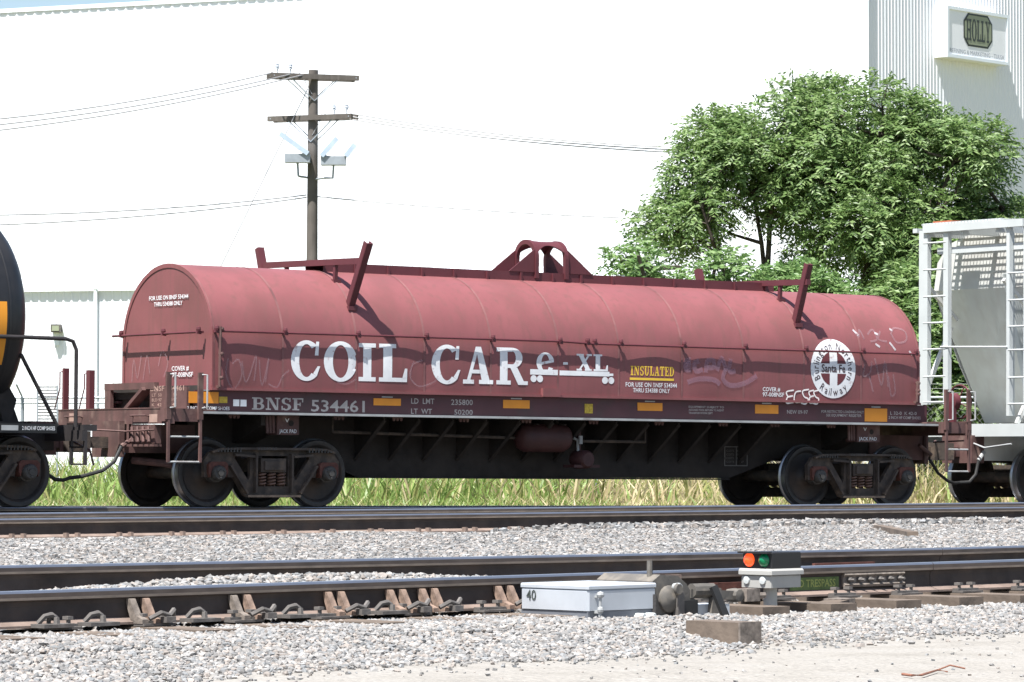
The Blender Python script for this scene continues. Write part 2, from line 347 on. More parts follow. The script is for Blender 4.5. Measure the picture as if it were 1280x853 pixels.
def ground_material():
    m = bpy.data.materials.new('ground_mixed'); m.use_nodes = True; t = m.node_tree; N = t.nodes; L = t.links; b = N['Principled BSDF']
    b.inputs['Roughness'].default_value = .95; b.inputs['Specular IOR Level'].default_value = .15
    at = N.new('ShaderNodeAttribute'); at.attribute_name = 'cover_mask'; sp = N.new('ShaderNodeSeparateColor'); L.new(at.outputs['Color'], sp.inputs[0])
    tc = N.new('ShaderNodeTexCoord')
    def nz(s, d=5):
        n = N.new('ShaderNodeTexNoise'); n.inputs['Scale'].default_value = s; n.inputs['Detail'].default_value = d; L.new(tc.outputs['Object'], n.inputs['Vector']); return n.outputs['Fac']
    def rp(f, cols):
        r = N.new('ShaderNodeValToRGB'); el = r.color_ramp.elements
        while len(el) < len(cols): el.new(.5)
        for e_, (p, c) in zip(el, cols): e_.position = p; e_.color = (*c, 1)
        L.new(f, r.inputs[0]); return r.outputs[0]
    def mx(f, a, c):
        x = N.new('ShaderNodeMix'); x.data_type = 'RGBA'; L.new(f, x.inputs[0]); L.new(a, x.inputs[6]); L.new(c, x.inputs[7]); return x.outputs[2]
    dirt = rp(nz(2.2, 8), [(.28, (.205, .192, .172)), (.5, (.268, .252, .228)), (.72, (.295, .283, .264))])
    grit = rp(nz(55, 3), [(.35, (.14, .132, .12)), (.6, (.315, .295, .265))])
    mxn = N.new('ShaderNodeMath'); mxn.operation = 'MULTIPLY'; mxn.inputs[1].default_value = .75; L.new(nz(9, 4), mxn.inputs[0])
    dirt = mx(mxn.outputs[0], dirt, grit)
    vo = N.new('ShaderNodeTexVoronoi'); vo.inputs['Scale'].default_value = 22; L.new(tc.outputs['Object'], vo.inputs['Vector'])
    s2 = N.new('ShaderNodeSeparateColor'); L.new(vo.outputs['Color'], s2.inputs[0])
    grav = rp(s2.outputs[0], [(.0, (.19, .183, .176)), (.35, (.27, .26, .25)), (.7, (.33, .31, .288)), (1, (.38, .36, .34))])
    field = rp(nz(1.3, 6), [(.35, (.20, .17, .09)), (.6, (.13, .15, .05))])
    bounce_cut = rp(s2.outputs[1], [(.0, (.035, .032, .029)), (.6, (.075, .068, .062)), (1, (.13, .12, .11))]); c = mx(sp.outputs[0], dirt, grav); c = mx(sp.outputs[2], c, bounce_cut); c = mx(sp.outputs[1], c, field); L.new(c, b.inputs['Base Color'])  # dark ballast tone added on mostly unseen ground to cut bounce light
    ad = N.new('ShaderNodeMath'); ad.operation = 'ADD'; L.new(nz(14, 8), ad.inputs[0]); L.new(vo.outputs['Distance'], ad.inputs[1])
    bp = N.new('ShaderNodeBump'); bp.inputs['Distance'].default_value = .012; L.new(ad.outputs[0], bp.inputs['Height']); L.new(bp.outputs['Normal'], b.inputs['Normal'])
    return m
def axis_coords(fine, mid, far, lo, hi):
    pass
xs = np.concatenate([-np.geomspace(3000, 32, 16), np.arange(-30, -9, .8), np.arange(-9, 10, .13), np.arange(10, 32, .8), np.geomspace(34, 3000, 16)])
ys = np.concatenate([np.array([-40, -20, -8, 0, 5, 8, 10]), np.arange(11, 32, .13), np.arange(32, 64, .4), np.arange(64, 160, 4), np.geomspace(165, 5000, 14)])
GX, GY = np.meshgrid(xs, ys); X = GX.ravel(); Y = GY.ravel(); Z = gz(X, Y)
nx, ny = len(xs), len(ys); I, J = np.meshgrid(np.arange(nx - 1), np.arange(ny - 1)); b0 = (J * nx + I).ravel()
F = np.stack([b0, b0 + 1, b0 + nx + 1, b0 + nx], 1)
me = np_mesh('ground', np.stack([X, Y, Z], 1), F, ground_material(), smooth=True)
u1, d1 = ud1(X, Y); u3, d3 = ud3(X, Y)
msk = np.zeros((len(X), 4), np.float32); msk[:, 3] = 1
msk[:, 0] = sst((d1 - edge1(u1) + .1) / .35); msk[:, 1] = sst((d3 - 1.9) / 1.2); _u2, _d2 = ud2(X, Y); msk[:, 2] = sst((_d2 - 1.7) / 1.0) * (1 - sst((d3 - 1.6) / .8))  # blue channel: ground darkened before the train to lower bounce on its side
ca = me.color_attributes.new('cover_mask', 'FLOAT_COLOR', 'POINT'); ca.data.foreach_set('color', msk.ravel())
g = put('ground', me); g['kind'] = 'structure'; g['label'] = 'pale dirt and ballast ground running out to a weedy field'

# ------------------------------------------------------------------ ballast stones (nobody could count them)
ICO = None
def ico():
    t = (1 + 5 ** .5) / 2
    v = np.array([(-1, t, 0), (1, t, 0), (-1, -t, 0), (1, -t, 0), (0, -1, t), (0, 1, t), (0, -1, -t), (0, 1, -t), (t, 0, -1), (t, 0, 1), (-t, 0, -1), (-t, 0, 1)], float); v /= np.linalg.norm(v[0])
    f = np.array([(0, 11, 5), (0, 5, 1), (0, 1, 7), (0, 7, 10), (0, 10, 11), (1, 5, 9), (5, 11, 4), (11, 10, 2), (10, 7, 6), (7, 1, 8), (3, 9, 4), (3, 4, 2), (3, 2, 6), (3, 6, 8), (3, 8, 9), (4, 9, 5), (2, 4, 11), (6, 2, 10), (8, 6, 7), (9, 8, 1)]); return v, f
CUBV = np.array([(x, y, z) for z in (-1, 1) for y in (-1, 1) for x in (-1, 1)], float) / 1.5
CUBF = np.array([(0, 2, 1), (1, 2, 3), (4, 5, 6), (5, 7, 6), (0, 1, 5), (0, 5, 4), (2, 6, 7), (2, 7, 3), (0, 4, 6), (0, 6, 2), (1, 3, 7), (1, 7, 5)])
STONE = [mat('stone_%s' % n, c, .9, 0, .2, 30, island=.58, bump=.002, bscale=70) for n, c in (('grey', (.265, .257, .248)), ('pink', (.31, .277, .25)), ('bluegrey', (.225, .23, .232)), ('pale', (.345, .332, .315)))]
def scatter(name, pos, size, label, fine=True):
    V0, F0 = ico() if fine else (CUBV, CUBF); n = len(pos)
    V = V0[None] * rng.uniform(.62, 1.25, (n, len(V0), 1))
    V *= (size[:, None, None] * .5) * rng.uniform(.7, 1.25, (n, 1, 3)) * np.array([1, 1, .75])
    a = rng.uniform(0, 6.28, n); t = rng.uniform(-.5, .5, n); ca, sa = np.cos(a), np.sin(a); ct, st = np.cos(t), np.sin(t)
    x, y, z = V[..., 0], V[..., 1], V[..., 2]; y, z = y * ct[:, None] - z * st[:, None], y * st[:, None] + z * ct[:, None]
    x, y = x * ca[:, None] - y * sa[:, None], x * sa[:, None] + y * ca[:, None]
    V = np.stack([x, y, z], 2) + pos[:, None]
    F = (F0[None] + (np.arange(n) * len(V0))[:, None, None]).reshape(-1, 3)
    mi = np.repeat(rng.choice(4, n, p=[.36, .24, .2, .2]), len(F0))
    o = put(name, np_mesh(name, V.reshape(-1, 3), F, STONE, mi)); o['kind'] = 'stuff'; return tag(o, label, 'gravel')
KEEP_OUT = [(3.30, 4.25, -.76, -.15), (3.62, 3.86, -1.56, -1.10), (5.10, 5.40, -.50, -.15), (4.2, 4.85, -.74, -.5)]
def clear(u, d):
    k = np.ones(len(u), bool)
    for a, b, c_, e_ in KEEP_OUT: k &= ~((u > a) & (u < b) & (d > c_) & (d < e_))
    return k
def in_view(x, y, mrg=.012): return (y > 12) & (np.abs(x) / np.maximum(y, 1) < 640 / FPX + mrg)
def sample1(n, ulo, uhi, dlo, dhi):
    u = rng.uniform(ulo, uhi, n); d = rng.uniform(dlo, dhi, n); return u, d, A1.x + u * c1 - d * s1, A1.y + u * s1 + d * c1
def spread(u, d, x, y, keep, smin, smax, sink=.15):
    k = keep & in_view(x, y, .02); x, y = x[k], y[k]; s = rng.uniform(smin, smax, len(x)) ** 1.0
    return np.stack([x, y, gz(x, y) + s * sink], 1), s
u, d, x, y = sample1(62000, -1.5, 10.5, -2.1, -.10)
e = edge1(u); dens = sst((d - e + .30) / .75) * (1 - .45 * (rng.uniform(0, 1, len(u)) < .5) * (d > -.5)); keep = (rng.uniform(0, 1, len(u)) < dens)
stray = rng.uniform(0, 1, len(u)) < .02
up, dp_, xp, yp = sample1(16000, -2, 12, -5.0, -.9); kp = rng.uniform(0, 1, len(up)) < (.12 + .8 * sst((dp_ - edge1(up) + .9) / .9)) * (.5 + .5 * wav(xp * 1.3, yp * 1.3)); PP, SS = spread(up, dp_, xp, yp, kp, .007, .026); scatter('pebbles', PP, SS, 'small pebbles strewn over the pale dirt', False)
P, S = spread(u, d, x, y, (keep | (stray & (d > e - .6))) & clear(u, d), .014, .043)
scatter('gravel', P, S, 'grey and pinkish ballast stones on the shoulder in front of the near track')
u, d, x, y = sample1(14000, -1.5, 10.5, .12, 1.42)
P, S = spread(u, d, x, y, np.ones(len(u), bool), .022, .048)
scatter('gravel', P, S, 'ballast stones between the two rails of the near track')
n = 120000; u = rng.uniform(-3, 24, n); d = rng.uniform(1.62, 13, n); x = A1.x + u * c1 - d * s1; y = A1.y + u * s1 + d * c1
_, d2 = ud2(x, y); P, S = spread(u, d, x, y, (d2 < -.12) & (y > 21), .022, .055, -.02)
scatter('gravel', P, S, 'bright ballast stones in the strip between the near and middle tracks', False)
n = 9000; u = rng.uniform(-8, 16, n); d = rng.uniform(-1, .0, n) * .9 - .1; x = A2.x + u * c3 - d * s3; y = A2.y + u * s3 + d * c3
P, S = spread(u, d, x, y, rng.uniform(0, 1, n) < .6 * sst((u - 3.5) / 3), .045, .08, .35)
scatter('gravel', P, S, 'ballast stones banked up against the foot of the middle track', False)
n = 26000; u = rng.uniform(-12, 16, n); d = rng.uniform(.12, 1.4, n); x = A2.x + u * c3 - d * s3; y = A2.y + u * s3 + d * c3
P, S = spread(u, d, x, y, np.ones(n, bool), .04, .075); scatter('gravel', P[:9000], S[:9000], 'ballast stones between the two rails of the middle track', False)

# ------------------------------------------------------------------ rails and ties
HALF = [(.076, 0, 3), (.076, .012, 3), (.040, .022, 3), (.012, .034, 2), (.009, .104, 2), (.014, .124, 2), (.036, .134, 1), (.0375, .147, 4), (.0375, .168, 0), (.031, .179, 0), (.018, .181, 0)]
RAILM = [M_RAILTOP, M_RAILTAN, M_RAILWEB, M_RAILFOOT, M_RAILHEAD]
def rail_mesh(mb, p, q_, cut=1.0):
    # p,q_: (u, d, ztop) ends; profile swept between them
    prof = [(a, b, m) for a, b, m in HALF]; full = prof + [(-a, b, m) for a, b, m in reversed(prof)]
    vs = []
    for (u, d, z) in (p, q_): vs += [(u, d + a, z - .181 + b) for a, b, m in full]
    n = len(full); fs = []; b0 = len(mb.v); mb.v += vs
    for i in range(n):
        j = (i + 1) % n; mb.f.append((b0 + i, b0 + j, b0 + n + j, b0 + n + i))
        k = i if i < len(prof) else n - 2 - i
        mb.mi.append(prof[min(max(k, 0), len(prof) - 1)][2] if i != n - 1 else 3)
    mb.f.append(tuple(b0 + i for i in range(n))); mb.mi.append(2); mb.f.append(tuple(b0 + n + i for i in reversed(range(n)))); mb.mi.append(2)
T1 = thing('railway_track', 'nearest railway track with rail braces, switch points and a painted rail', 'railway track', (A1.x, A1.y, 0), (0, 0, TH1))
zt = .336; ZB = lambda u: .413 - .0055 * min(max(u, 0), 9)
def rail(parent, p, q_, label=None):
    mb = MB(); rail_mesh(mb, p, q_); return mb.build('rail', RAILM, parent, label=label)
rail(T1, (-9, 0, zt), (7.062, 0, zt)); rail(T1, (7.068, 0, zt), (42, 0, zt))
rail(T1, (-9, 1.51, .413), (0, 1.51, .413)); rail(T1, (.006, 1.51, .413), (9, 1.51, ZB(9))); rail(T1, (9.006, 1.51, ZB(9)), (42, 1.51, ZB(9)))
# switch points lying against the stock rails
mb = MB(); rail_mesh(mb, (-9, .62, zt - .004), (-3.2, .11, zt - .004)); rail_mesh(mb, (-3.2, .11, zt - .004), (3.55, .086, zt - .006)); mb.build('switch_point', RAILM, T1)
TIE = MB(); TIE.box(-.115, .115, -.62, 2.15, -.17, 0)
tie_me = TIE.mesh('tie', M_TIE)
TIE2 = MB(); TIE2.box(-.115, .115, -.98, 2.15, -.17, 0); tie2_me = TIE2.mesh('tie', M_TIE)
plate = MB(); plate.box(-.10, .10, -.16, .16, 0, .012); plate.box(-.10, .10, -.125, -.078, .012, .026)
for sx in (-.06, .06): plate.tube([(sx, -.10, .012), (sx, -.10, .055)], .011, 6); plate.box(sx - .016, sx + .016, -.118, -.072, .046, .062)
plate_me = plate.mesh('tie_plate', M_PLATE)
spacing = .585
for k in range(-6, 42):
    u = .28 + k * spacing; long = 5.3 < u < 8.6
    put('tie', tie_me, T1, (u, 0, .143 + random.uniform(-.006, .004)))
    if k < 24:
        put('tie_plate', plate_me, T1, (u, 0, .146))
# rail braces, pairs leaning against the web
br = MB(); br.prism([(-.15, 0), (-.06, 0), (-.018, .098), (-.018, .125), (-.045, .122), (-.095, .04), (-.15, .022)], 'x', -.019, .019)
br_me = [br.mesh('rail_brace', M_BRACE1), br.mesh('rail_brace', M_BRACE2)]
clip = MB(); clip.tube([(-.10, -.15, .02), (-.04, -.17, .05), (.02, -.16, .035), (.07, -.13, .06), (.10, -.09, .03)], .013, 6); clip.box(-.03, .03, -.20, -.10, 0, .03)
clip_me = clip.mesh('rail_clip', M_PLATE)
bb = MB(); bb.tube([(-.06, -.10, .02), (-.035, -.12, .055), (0, -.125, .062), (.03, -.12, .045), (.05, -.11, .02)], .015, 6); bb.lathe([(0, .05), (.014, .05), (.017, .02), (.017, 0)], (.015, -.15, 0), 'z', 6); bb.box(-.09, .09, -.19, -.08, 0, .018); boss_me = bb.mesh('bolt_boss', M_PLATE, True)
def u_at(px, py=770, d=-.1):
    # along-track position of a pixel on the near face of the front rail
    dd = pray(px, py); n = Vector((-s1, c1, 0)); o = Vector((0, 0, ZC)); p = o + dd * ((w1(0, d) - o).dot(n) / dd.dot(n)); return (p.x - A1.x) * c1 + (p.y - A1.y) * s1
for px in (-60, 183, 310, 428, 505, 545, 640):
    u = u_at(px)
    put('rail_brace', br_me[1 if px < 320 and px % 2 else 1 if px == 310 else 0], T1, (u - .045, 0, .158)); put('rail_brace', br_me[0], T1, (u + .045, 0, .158)); put('rail_clip', clip_me, T1, (u + .08, 0, .162))
for px in (60, 118, 245, 365, 480): put('bolt_boss', boss_me, T1, (u_at(px), 0, .158))
# joint bar with bolts where the rails meet, painted web beside it
ja, jb = u_at(1066, 735), u_at(1141, 732)
mb = MB(); mb.prism([(-.010, .052), (-.034, .046), (-.040, .060), (-.024, .075), (-.024, .105), (-.040, .120), (-.034, .130), (-.010, .128)], 'x', ja, jb)
mb.build('joint_bar', M_BRACE2, T1).location = (0, 0, zt - .181)
for i in range(6):
    uu = ja + (jb - ja) * (i + .5) / 6; mb = MB(); mb.lathe([(0, -.052), (.013, -.052), (.016, -.046), (.016, -.02)], (uu, 0, .09), 'y', 6); mb.tube([(uu, -.02, .09), (uu, -.075, .09)], .009, 6)
    mb.build('bolt', M_PLATE, T1).location = (0, 0, zt - .181)
M_GPAINT = mat('green_rail_paint', (.10, .15, .05), .8, 0, .3, 14); M_GTXT = mat('yellow_rail_text', (.30, .34, .10), .8, 0, .15, 14)
ga, gb = u_at(1001, 740), u_at(1062, 737)
mb = MB(); mb.box(ga, gb, -.0135, -.0125, .036, .112); web = mb.build('painted_patch', M_GPAINT, T1, label='green painted patch with yellow letters on the rail web'); web.location = (0, 0, zt - .181)
mb = MB(); text(mb, 'NO TRESPASS', ga + .03, .055, .045, gb - ga - .06, lambda a, b, e: (a, -.0145 - e, b), .012); mb.build('lettering', M_GTXT, T1).location = (0, 0, zt - .181)
# rusty steel flats lying on and beside the rails
for (pa, pb, z, d, hh) in ((766, 850, .30, -.045, .02), (888, 932, .245, -.05, .09), (1017, 1092, .275, 1.42, .03), ):
    mb = MB(); mb.box(u_at(pa, 715, d), u_at(pb, 712, d), d - .012, d + .012, z - hh, z + .012); mb.build('steel_flat', M_RUST if pa != 766 else M_RAILFOOT, T1)
# middle and far tracks
T2 = thing('railway_track', 'middle railway track between the ballast strip and the train', 'railway track', (A2.x, A2.y, 0), (0, 0, TH3))
rail(T2, (-45, 0, .43), (60, 0, .42)); rail(T2, (-45, 1.51, .455), (60, 1.51, .445))
T3 = thing('railway_track', 'far railway track that carries the train', 'railway track', (CX, CY, CZ), (0, -CG, TH3))
rail(T3, (-45, -.755, 0), (60, -.755, 0)); rail(T3, (-45, .755, 0), (60, .755, 0))
tb = MB(); tb.box(-.12, .12, -.5, 2.0, -.17, 0); tm = tb.mesh('tie', M_TIE)
pl = MB(); pl.box(-.10, .10, -.15, .15, 0, .014)
for sx in (-.06, .06): pl.box(sx - .014, sx + .014, -.12, -.06, .014, .05)
pm = pl.mesh('tie_plate', M_RAILFOOT)
for k in range(-16, 40):
    put('tie', tm, T2, (k * .56, 0, .243)); put('tie_plate', pm, T2, (k * .56, 0, .240))
    if k % 1 == 0: put('tie', tm, T3, (k * .56 - 3, -.75, -.185))
# ------------------------------------------------------------------ big white building
BZ = 135.0; thb, phb = R(23.0), R(49.0)
corner = Vector(((1084 - 640) / FPX * BZ, BZ, 0))
def rib_wall(mb, p, dirv, length, z0, z1, pitch=.16, depth=.03, top=None):
    n = int(length / pitch); dv = Vector((dirv[0], dirv[1], 0)).normalized(); nv = Vector((dv.y, -dv.x, 0))
    if nv.y > 0: nv = -nv
    vs = []; fs = []
    for i in range(n + 1):
        for (t, o) in ((0, 0), (.62, 0), (.74, depth), (.88, depth)):
            pp = p + dv * ((i + t) * pitch) + nv * o; vs += [(pp.x, pp.y, z0), (pp.x, pp.y, z1)]
    m = len(vs) // 2; fs = [(2 * i, 2 * i + 2, 2 * i + 3, 2 * i + 1) for i in range(m - 1)]; mb.add(vs, fs)
bld = thing('warehouse', 'huge white corrugated metal warehouse behind the pole and tree', 'building', corner)
OFF = corner.copy()
ldir = Vector((-math.cos(thb), math.sin(thb), 0)); rdir = Vector((math.cos(phb), math.sin(phb), 0)); HB = 19.1
mb = MB(); rib_wall(mb, corner, ldir, 64, 0, HB, .42, .035); mb.build('wall', M_WALL, bld)
mb = MB(); rib_wall(mb, corner, rdir, 46, 0, HB + 6, .21, .018); mb.build('wall', M_WALL, bld)
cl = corner + ldir * 64.4; cr = corner + rdir * 46.2; back = cl + rdir * 46
mb = MB(); mb.add([(cl.x, cl.y, 0), (back.x, back.y, 0), (back.x, back.y, HB), (cl.x, cl.y, HB)], [(0, 1, 2, 3)])
bk2 = cr + ldir * 64; mb.add([(cr.x, cr.y, 0), (bk2.x, bk2.y, 0), (bk2.x, bk2.y, HB), (cr.x, cr.y, HB)], [(0, 1, 2, 3)]); mb.build('wall', M_WALL, bld)
mb = MB(); ins = rdir * .4; mb.add([corner + ins + Vector((0, 0, HB)), cl + Vector((0, 0, HB)), back + Vector((0, 0, HB + 1)), cr + Vector((0, 0, HB + .5))], [(0, 1, 2, 3)]); mb.build('roof', M_TRIM, bld)
nL = Vector((-math.sin(thb), -math.cos(thb), 0)); nR = Vector((math.sin(phb), -math.cos(phb), 0))
mb = MB(); a = corner + nL * .055; b = a + ldir * 64.5
mb.bar(a + Vector((0, 0, HB - .02)), b + Vector((0, 0, HB - .02)), .05, .16); mb.build('eave_trim', M_TRIM, bld)
mb = MB(); mb.bar(corner + nL * .05 + nR * .05, corner + nL * .05 + nR * .05 + Vector((0, 0, HB + 6)), .12, .12); mb.build('corner_trim', M_TRIM, bld)
OFF = Vector((0, 0, 0))
# low annex with an eave that shades the top of its wall
ax0 = aty(-60, 500, 128); ax1 = aty(760, 500, 122)
ann = thing('annex', 'low white annex with a blue shaded eave at the warehouse foot', 'building', (ax0.x, ax0.y, 0)); OFF = Vector((ax0.x, ax0.y, 0))
dv = (ax1 - ax0); dv.z = 0; la = dv.length; dv.normalize(); nv = Vector((dv.y, -dv.x, 0)); ZE = aty(100, 361, 126).z
mb = MB(); rib_wall(mb, Vector((ax0.x, ax0.y, 0)), dv, la, 0, ZE - .05, .30, .03)
for pt in (ax0, ax1):
    p2 = pt + Vector((-nv.x * 7, -nv.y * 7, 0)); mb.add([(pt.x, pt.y, 0), (p2.x, p2.y, 0), (p2.x, p2.y, ZE), (pt.x, pt.y, ZE)], [(0, 1, 2, 3)])
mb.build('wall', M_WALL, ann)
mb = MB(); e0 = Vector((ax0.x, ax0.y, ZE)) + nv * .20; e1 = Vector((ax1.x, ax1.y, ZE)) + nv * .20; k0 = e0 - nv * 8 + Vector((0, 0, .9)); k1 = e1 - nv * 8 + Vector((0, 0, .9))
up = Vector((0, 0, .12)); mb.add([e0, e1, k1, k0, e0 + up, e1 + up, k1 + up, k0 + up], [(0, 1, 2, 3), (4, 7, 6, 5), (0, 4, 5, 1), (1, 5, 6, 2), (3, 2, 6, 7), (0, 3, 7, 4)]); mb.build('roof', M_TRIM, ann)
mb = MB(); dp = aty(115, 450, 126.2); dp = Vector((ax0.x, ax0.y, 0)) + dv * ((dp - ax0).dot(dv)) + nv * .12; mb.tube([(dp.x, dp.y, 0), (dp.x, dp.y, ZE)], .07, 8); mb.build('downspout', M_TRIM, ann)
OFF = Vector((0, 0, 0))
lp = aty(57, 411, 126); lb = Vector((ax0.x, ax0.y, 0)) + dv * ((lp - ax0).dot(dv)); lb.z = lp.z
wl = thing('wall_light', 'small brown floodlight box on the annex wall', 'light', lb); OFF = lb.copy()
mb = MB(); mb.prism([(-.17, -.16), (.17, -.16), (.17, .16), (-.17, .16)], 'x', -.001, .001); mb = MB()
mb.box(lb.x - .17, lb.x + .17, lb.y - .42, lb.y + .0, lb.z - .1, lb.z + .17); mb.build('housing', M_MACH, wl)
mb = MB(); mb.box(lb.x - .12, lb.x + .12, lb.y - .44, lb.y - .425, lb.z - .06, lb.z + .12); mb.build('lens', M_SIGNG, wl)
mb = MB(); mb.box(lb.x - .09, lb.x + .09, lb.y - .06, lb.y + .02, lb.z - .55, lb.z - .1); mb.build('bracket', M_TRIM, wl); OFF = Vector((0, 0, 0))
# sign box on the right wall
def on_wall(px, py, off):
    d = pray(px, py); o = Vector((0, 0, ZC)); p0 = corner + nR * off; return o + d * ((p0 - o).dot(nR) / d.dot(nR))
DEP = .55
pA = on_wall(1183, 7, DEP); pB = on_wall(1260, 19, DEP); pC = on_wall(1183, 71, DEP); sw = (Vector((pB.x, pB.y, 0)) - Vector((pA.x, pA.y, 0))).length; sz0, sz1 = pC.z, pA.z
sroot = Vector((pA.x, pA.y, sz0)) - nR * DEP
sg = thing('building_sign', 'white box sign reading HOLLY high on the warehouse side wall', 'sign', sroot); OFF = sroot.copy()
def sP(a, b, o=0.0): v = Vector((pA.x, pA.y, 0)) + rdir * a + nR * o; return (v.x, v.y, b)
mb = MB(); mb.add([sP(0, sz0), sP(sw, sz0), sP(sw, sz1), sP(0, sz1), sP(0, sz0, -DEP), sP(sw, sz0, -DEP), sP(sw, sz1, -DEP), sP(0, sz1, -DEP)], [(0, 1, 2, 3), (7, 6, 5, 4), (0, 4, 5, 1), (1, 5, 6, 2), (2, 6, 7, 3), (3, 7, 4, 0)]); mb.build('sign_box', M_SIGNW, sg)
mb = MB(); t_ = .12
for (a, b, c_, d_) in ((0, sz0, sw, sz0 + t_), (0, sz1 - t_, sw, sz1), (0, sz0 + t_, t_, sz1 - t_), (sw - t_, sz0 + t_, sw, sz1 - t_)):
    mb.add([sP(a, b, .05), sP(c_, b, .05), sP(c_, d_, .05), sP(a, d_, .05), sP(a, b, 0), sP(c_, b, 0), sP(c_, d_, 0), sP(a, d_, 0)], [(0, 1, 2, 3), (0, 4, 5, 1), (1, 5, 6, 2), (2, 6, 7, 3), (3, 7, 4, 0)])
mb.build('frame', M_TRIM, sg)
hh = sz1 - sz0; ex0, ex1 = sw * .27, sw * .735; ez0, ez1 = sz0 + hh * .27, sz1 - hh * .08
def octo(m_, x0, x1, z0, z1, ch, o): m_.add([sP(a, b, o) for a, b in ((x0 + ch, z0), (x1 - ch, z0), (x1, z0 + ch), (x1, z1 - ch), (x1 - ch, z1), (x0 + ch, z1), (x0, z1 - ch), (x0, z0 + ch))], [tuple(range(8))])
mb = MB(); octo(mb, ex0, ex1, ez0, ez1, .30, .012); em = mb.build('emblem_border', M_SIGND, sg)
mb = MB(); octo(mb, ex0 + .07, ex1 - .07, ez0 + .07, ez1 - .07, .28, .018); mb.build('emblem_panel', M_SIGNG, sg)
mb = MB(); slab(mb, 'HOLLY', ex0 + .16, ez0 + .22, ez1 - ez0 - .44, ex1 - ex0 - .32, lambda a, b, e: sP(a, b, .024 + e), .06); mb.build('lettering', M_SIGND, sg)
mb = MB(); text(mb, 'REFINING & MARKETING - TULSA', sw * .05, sz0 + hh * .10, hh * .085, sw * .88, lambda a, b, e: sP(a, b, .012), .0); mb.build('lettering', M_SIGNT, sg)
OFF = Vector((0, 0, 0))
# ------------------------------------------------------------------ chain-link fence behind the grass
FY = 78.0; fz = gzs(-8, FY); ztop = aty(60, 497, FY).z
fe = thing('chain_link_fence', 'galvanised chain link fence with pipe rails and slanted barbed wire arms', 'fence', (-16, FY, fz)); OFF = Vector((-16, FY, fz))
fx0, fx1 = -16.0, 22.0
for zz, r_ in ((ztop, .03), (aty(60, 504, FY).z, .022), (fz + .1, .02)):
    mb = MB(); mb.tube([(fx0, FY, zz), (fx1, FY, zz)], r_, 6); mb.build('rail', M_GALV, fe)
px0 = aty(28, 500, FY).x
for k in range(-2, 11):
    xx = px0 + k * 3.05
    if xx < fx0 or xx > fx1: continue
    mb = MB(); mb.tube([(xx, FY, fz - .1), (xx, FY, ztop)], .04, 8); po = mb.build('post', M_GALV, fe)
    mb = MB(); mb.tube([(xx, FY, ztop), (xx - .10, FY - .25, ztop + .28)], .02, 6); mb.build('arm', M_GALV, po)
for k in range(3):
    t = (k + 1) / 3; mb = MB(); mb.tube([(fx0, FY - .25 * t, ztop + .28 * t), (fx1, FY - .25 * t, ztop + .28 * t)], .004, 4); mb.build('barbed_wire', M_WIRE, fe)
mb = MB()
for k in range(int((fx1 - fx0) / .16)):
    xx = fx0 + k * .16; hz = ztop - fz - .1
    for s_ in (1, -1):
        a = Vector((xx, FY + .01 * s_, fz + .1)); b = Vector((xx + s_ * hz, FY + .01 * s_, ztop))
        if fx0 < b.x < fx1: mb.tube([a, b], .0022, 3, caps=False)
mesh_o = mb.build('chain_mesh', M_WIRE, fe); mesh_o['kind'] = 'stuff'
# panel of stacked horizontal bars standing on the fence line
bx0, bx1 = aty(47, 500, FY - .2).x, aty(72, 500, FY - .2).x
pn = thing('bar_rack', 'rack of thin dark horizontal bars standing at the fence', 'rack', ((bx0 + bx1) / 2, FY - .2, fz)); OFF = Vector(((bx0 + bx1) / 2, FY - .2, fz))
for yy in range(13):
    zz = aty(60, 484 + yy * 4.0, FY - .2).z; mb = MB(); mb.bar((bx0, FY - .2, zz), (bx1, FY - .2, zz), .03, .022); mb.build('bar', M_DARKPIPE, pn)
zt_ = aty(60, 482, FY - .2).z
for xx in (bx0, bx1):
    mb = MB(); mb.box(xx - .015, xx + .015, FY - .24, FY - .21, fz - .05, zt_); mb.build('upright', M_GALV, pn)
OFF = Vector((0, 0, 0))
# ------------------------------------------------------------------ utility pole
PY = 95.0; pb = aty(389, 500, PY); pxx = pb.x; ptop = aty(391, 88, PY).z; base = gzs(pxx, PY)
up_ = thing('utility_pole', 'weathered wooden utility pole with two crossarms', 'utility pole', (pxx, PY, base)); OFF = Vector((pxx, PY, base))
mb = MB(); mb.tube([(pxx, PY, base - .3), (pxx + .01, PY, base + 5), (pxx + .04, PY, ptop)], .175, 14, r2=.125); mb.build('pole', M_POLE, up_, True)
def crossarm(z, ang, h=.13, L_=1.18, off=-.17):
    a = R(ang); d = Vector((math.cos(a), math.sin(a), 0)); n = Vector((-d.y, d.x, 0)); c = Vector((pxx + .03, PY, z))
    for s_ in (-1, 1):
        mb = MB(); o = n * (s_ * .19); mb.bar(c + o - d * L_, c + o + d * L_, .095, h); ar = mb.build('crossarm', M_POLE, up_)
    for s_ in (-1, 1):
        for t in (-1, 1):
            mb = MB(); o = n * (t * .19); mb.bar(c + d * (s_ * .62) + o - Vector((0, 0, .06)), c + n * (t * .13) - Vector((0, 0, .62)), .035, .02); mb.build('arm_brace', M_GALV, up_)
    for e_ in (-1, 1):
        mb = MB(); mb.bar(c + d * (e_ * L_ * .93) - n * .24, c + d * (e_ * L_ * .93) + n * .24, .03, .03); mb.build('arm_bolt', M_GALV, up_)
    return c, d, n
zA = aty(389, 97, PY).z; zB = aty(389, 148, PY).z
cA, dA, nA = crossarm(zA, 19); cB, dB, nB = crossarm(zB, -20)
def insulator(p, par):
    mb = MB(); mb.lathe([(.012, 0), (.012, .12), (.05, .13), (.03, .17), (.055, .18), (.035, .22), (.045, .24), (0, .27)], p, 'z', 10); mb.build('insulator', M_SIGNT, par, True)
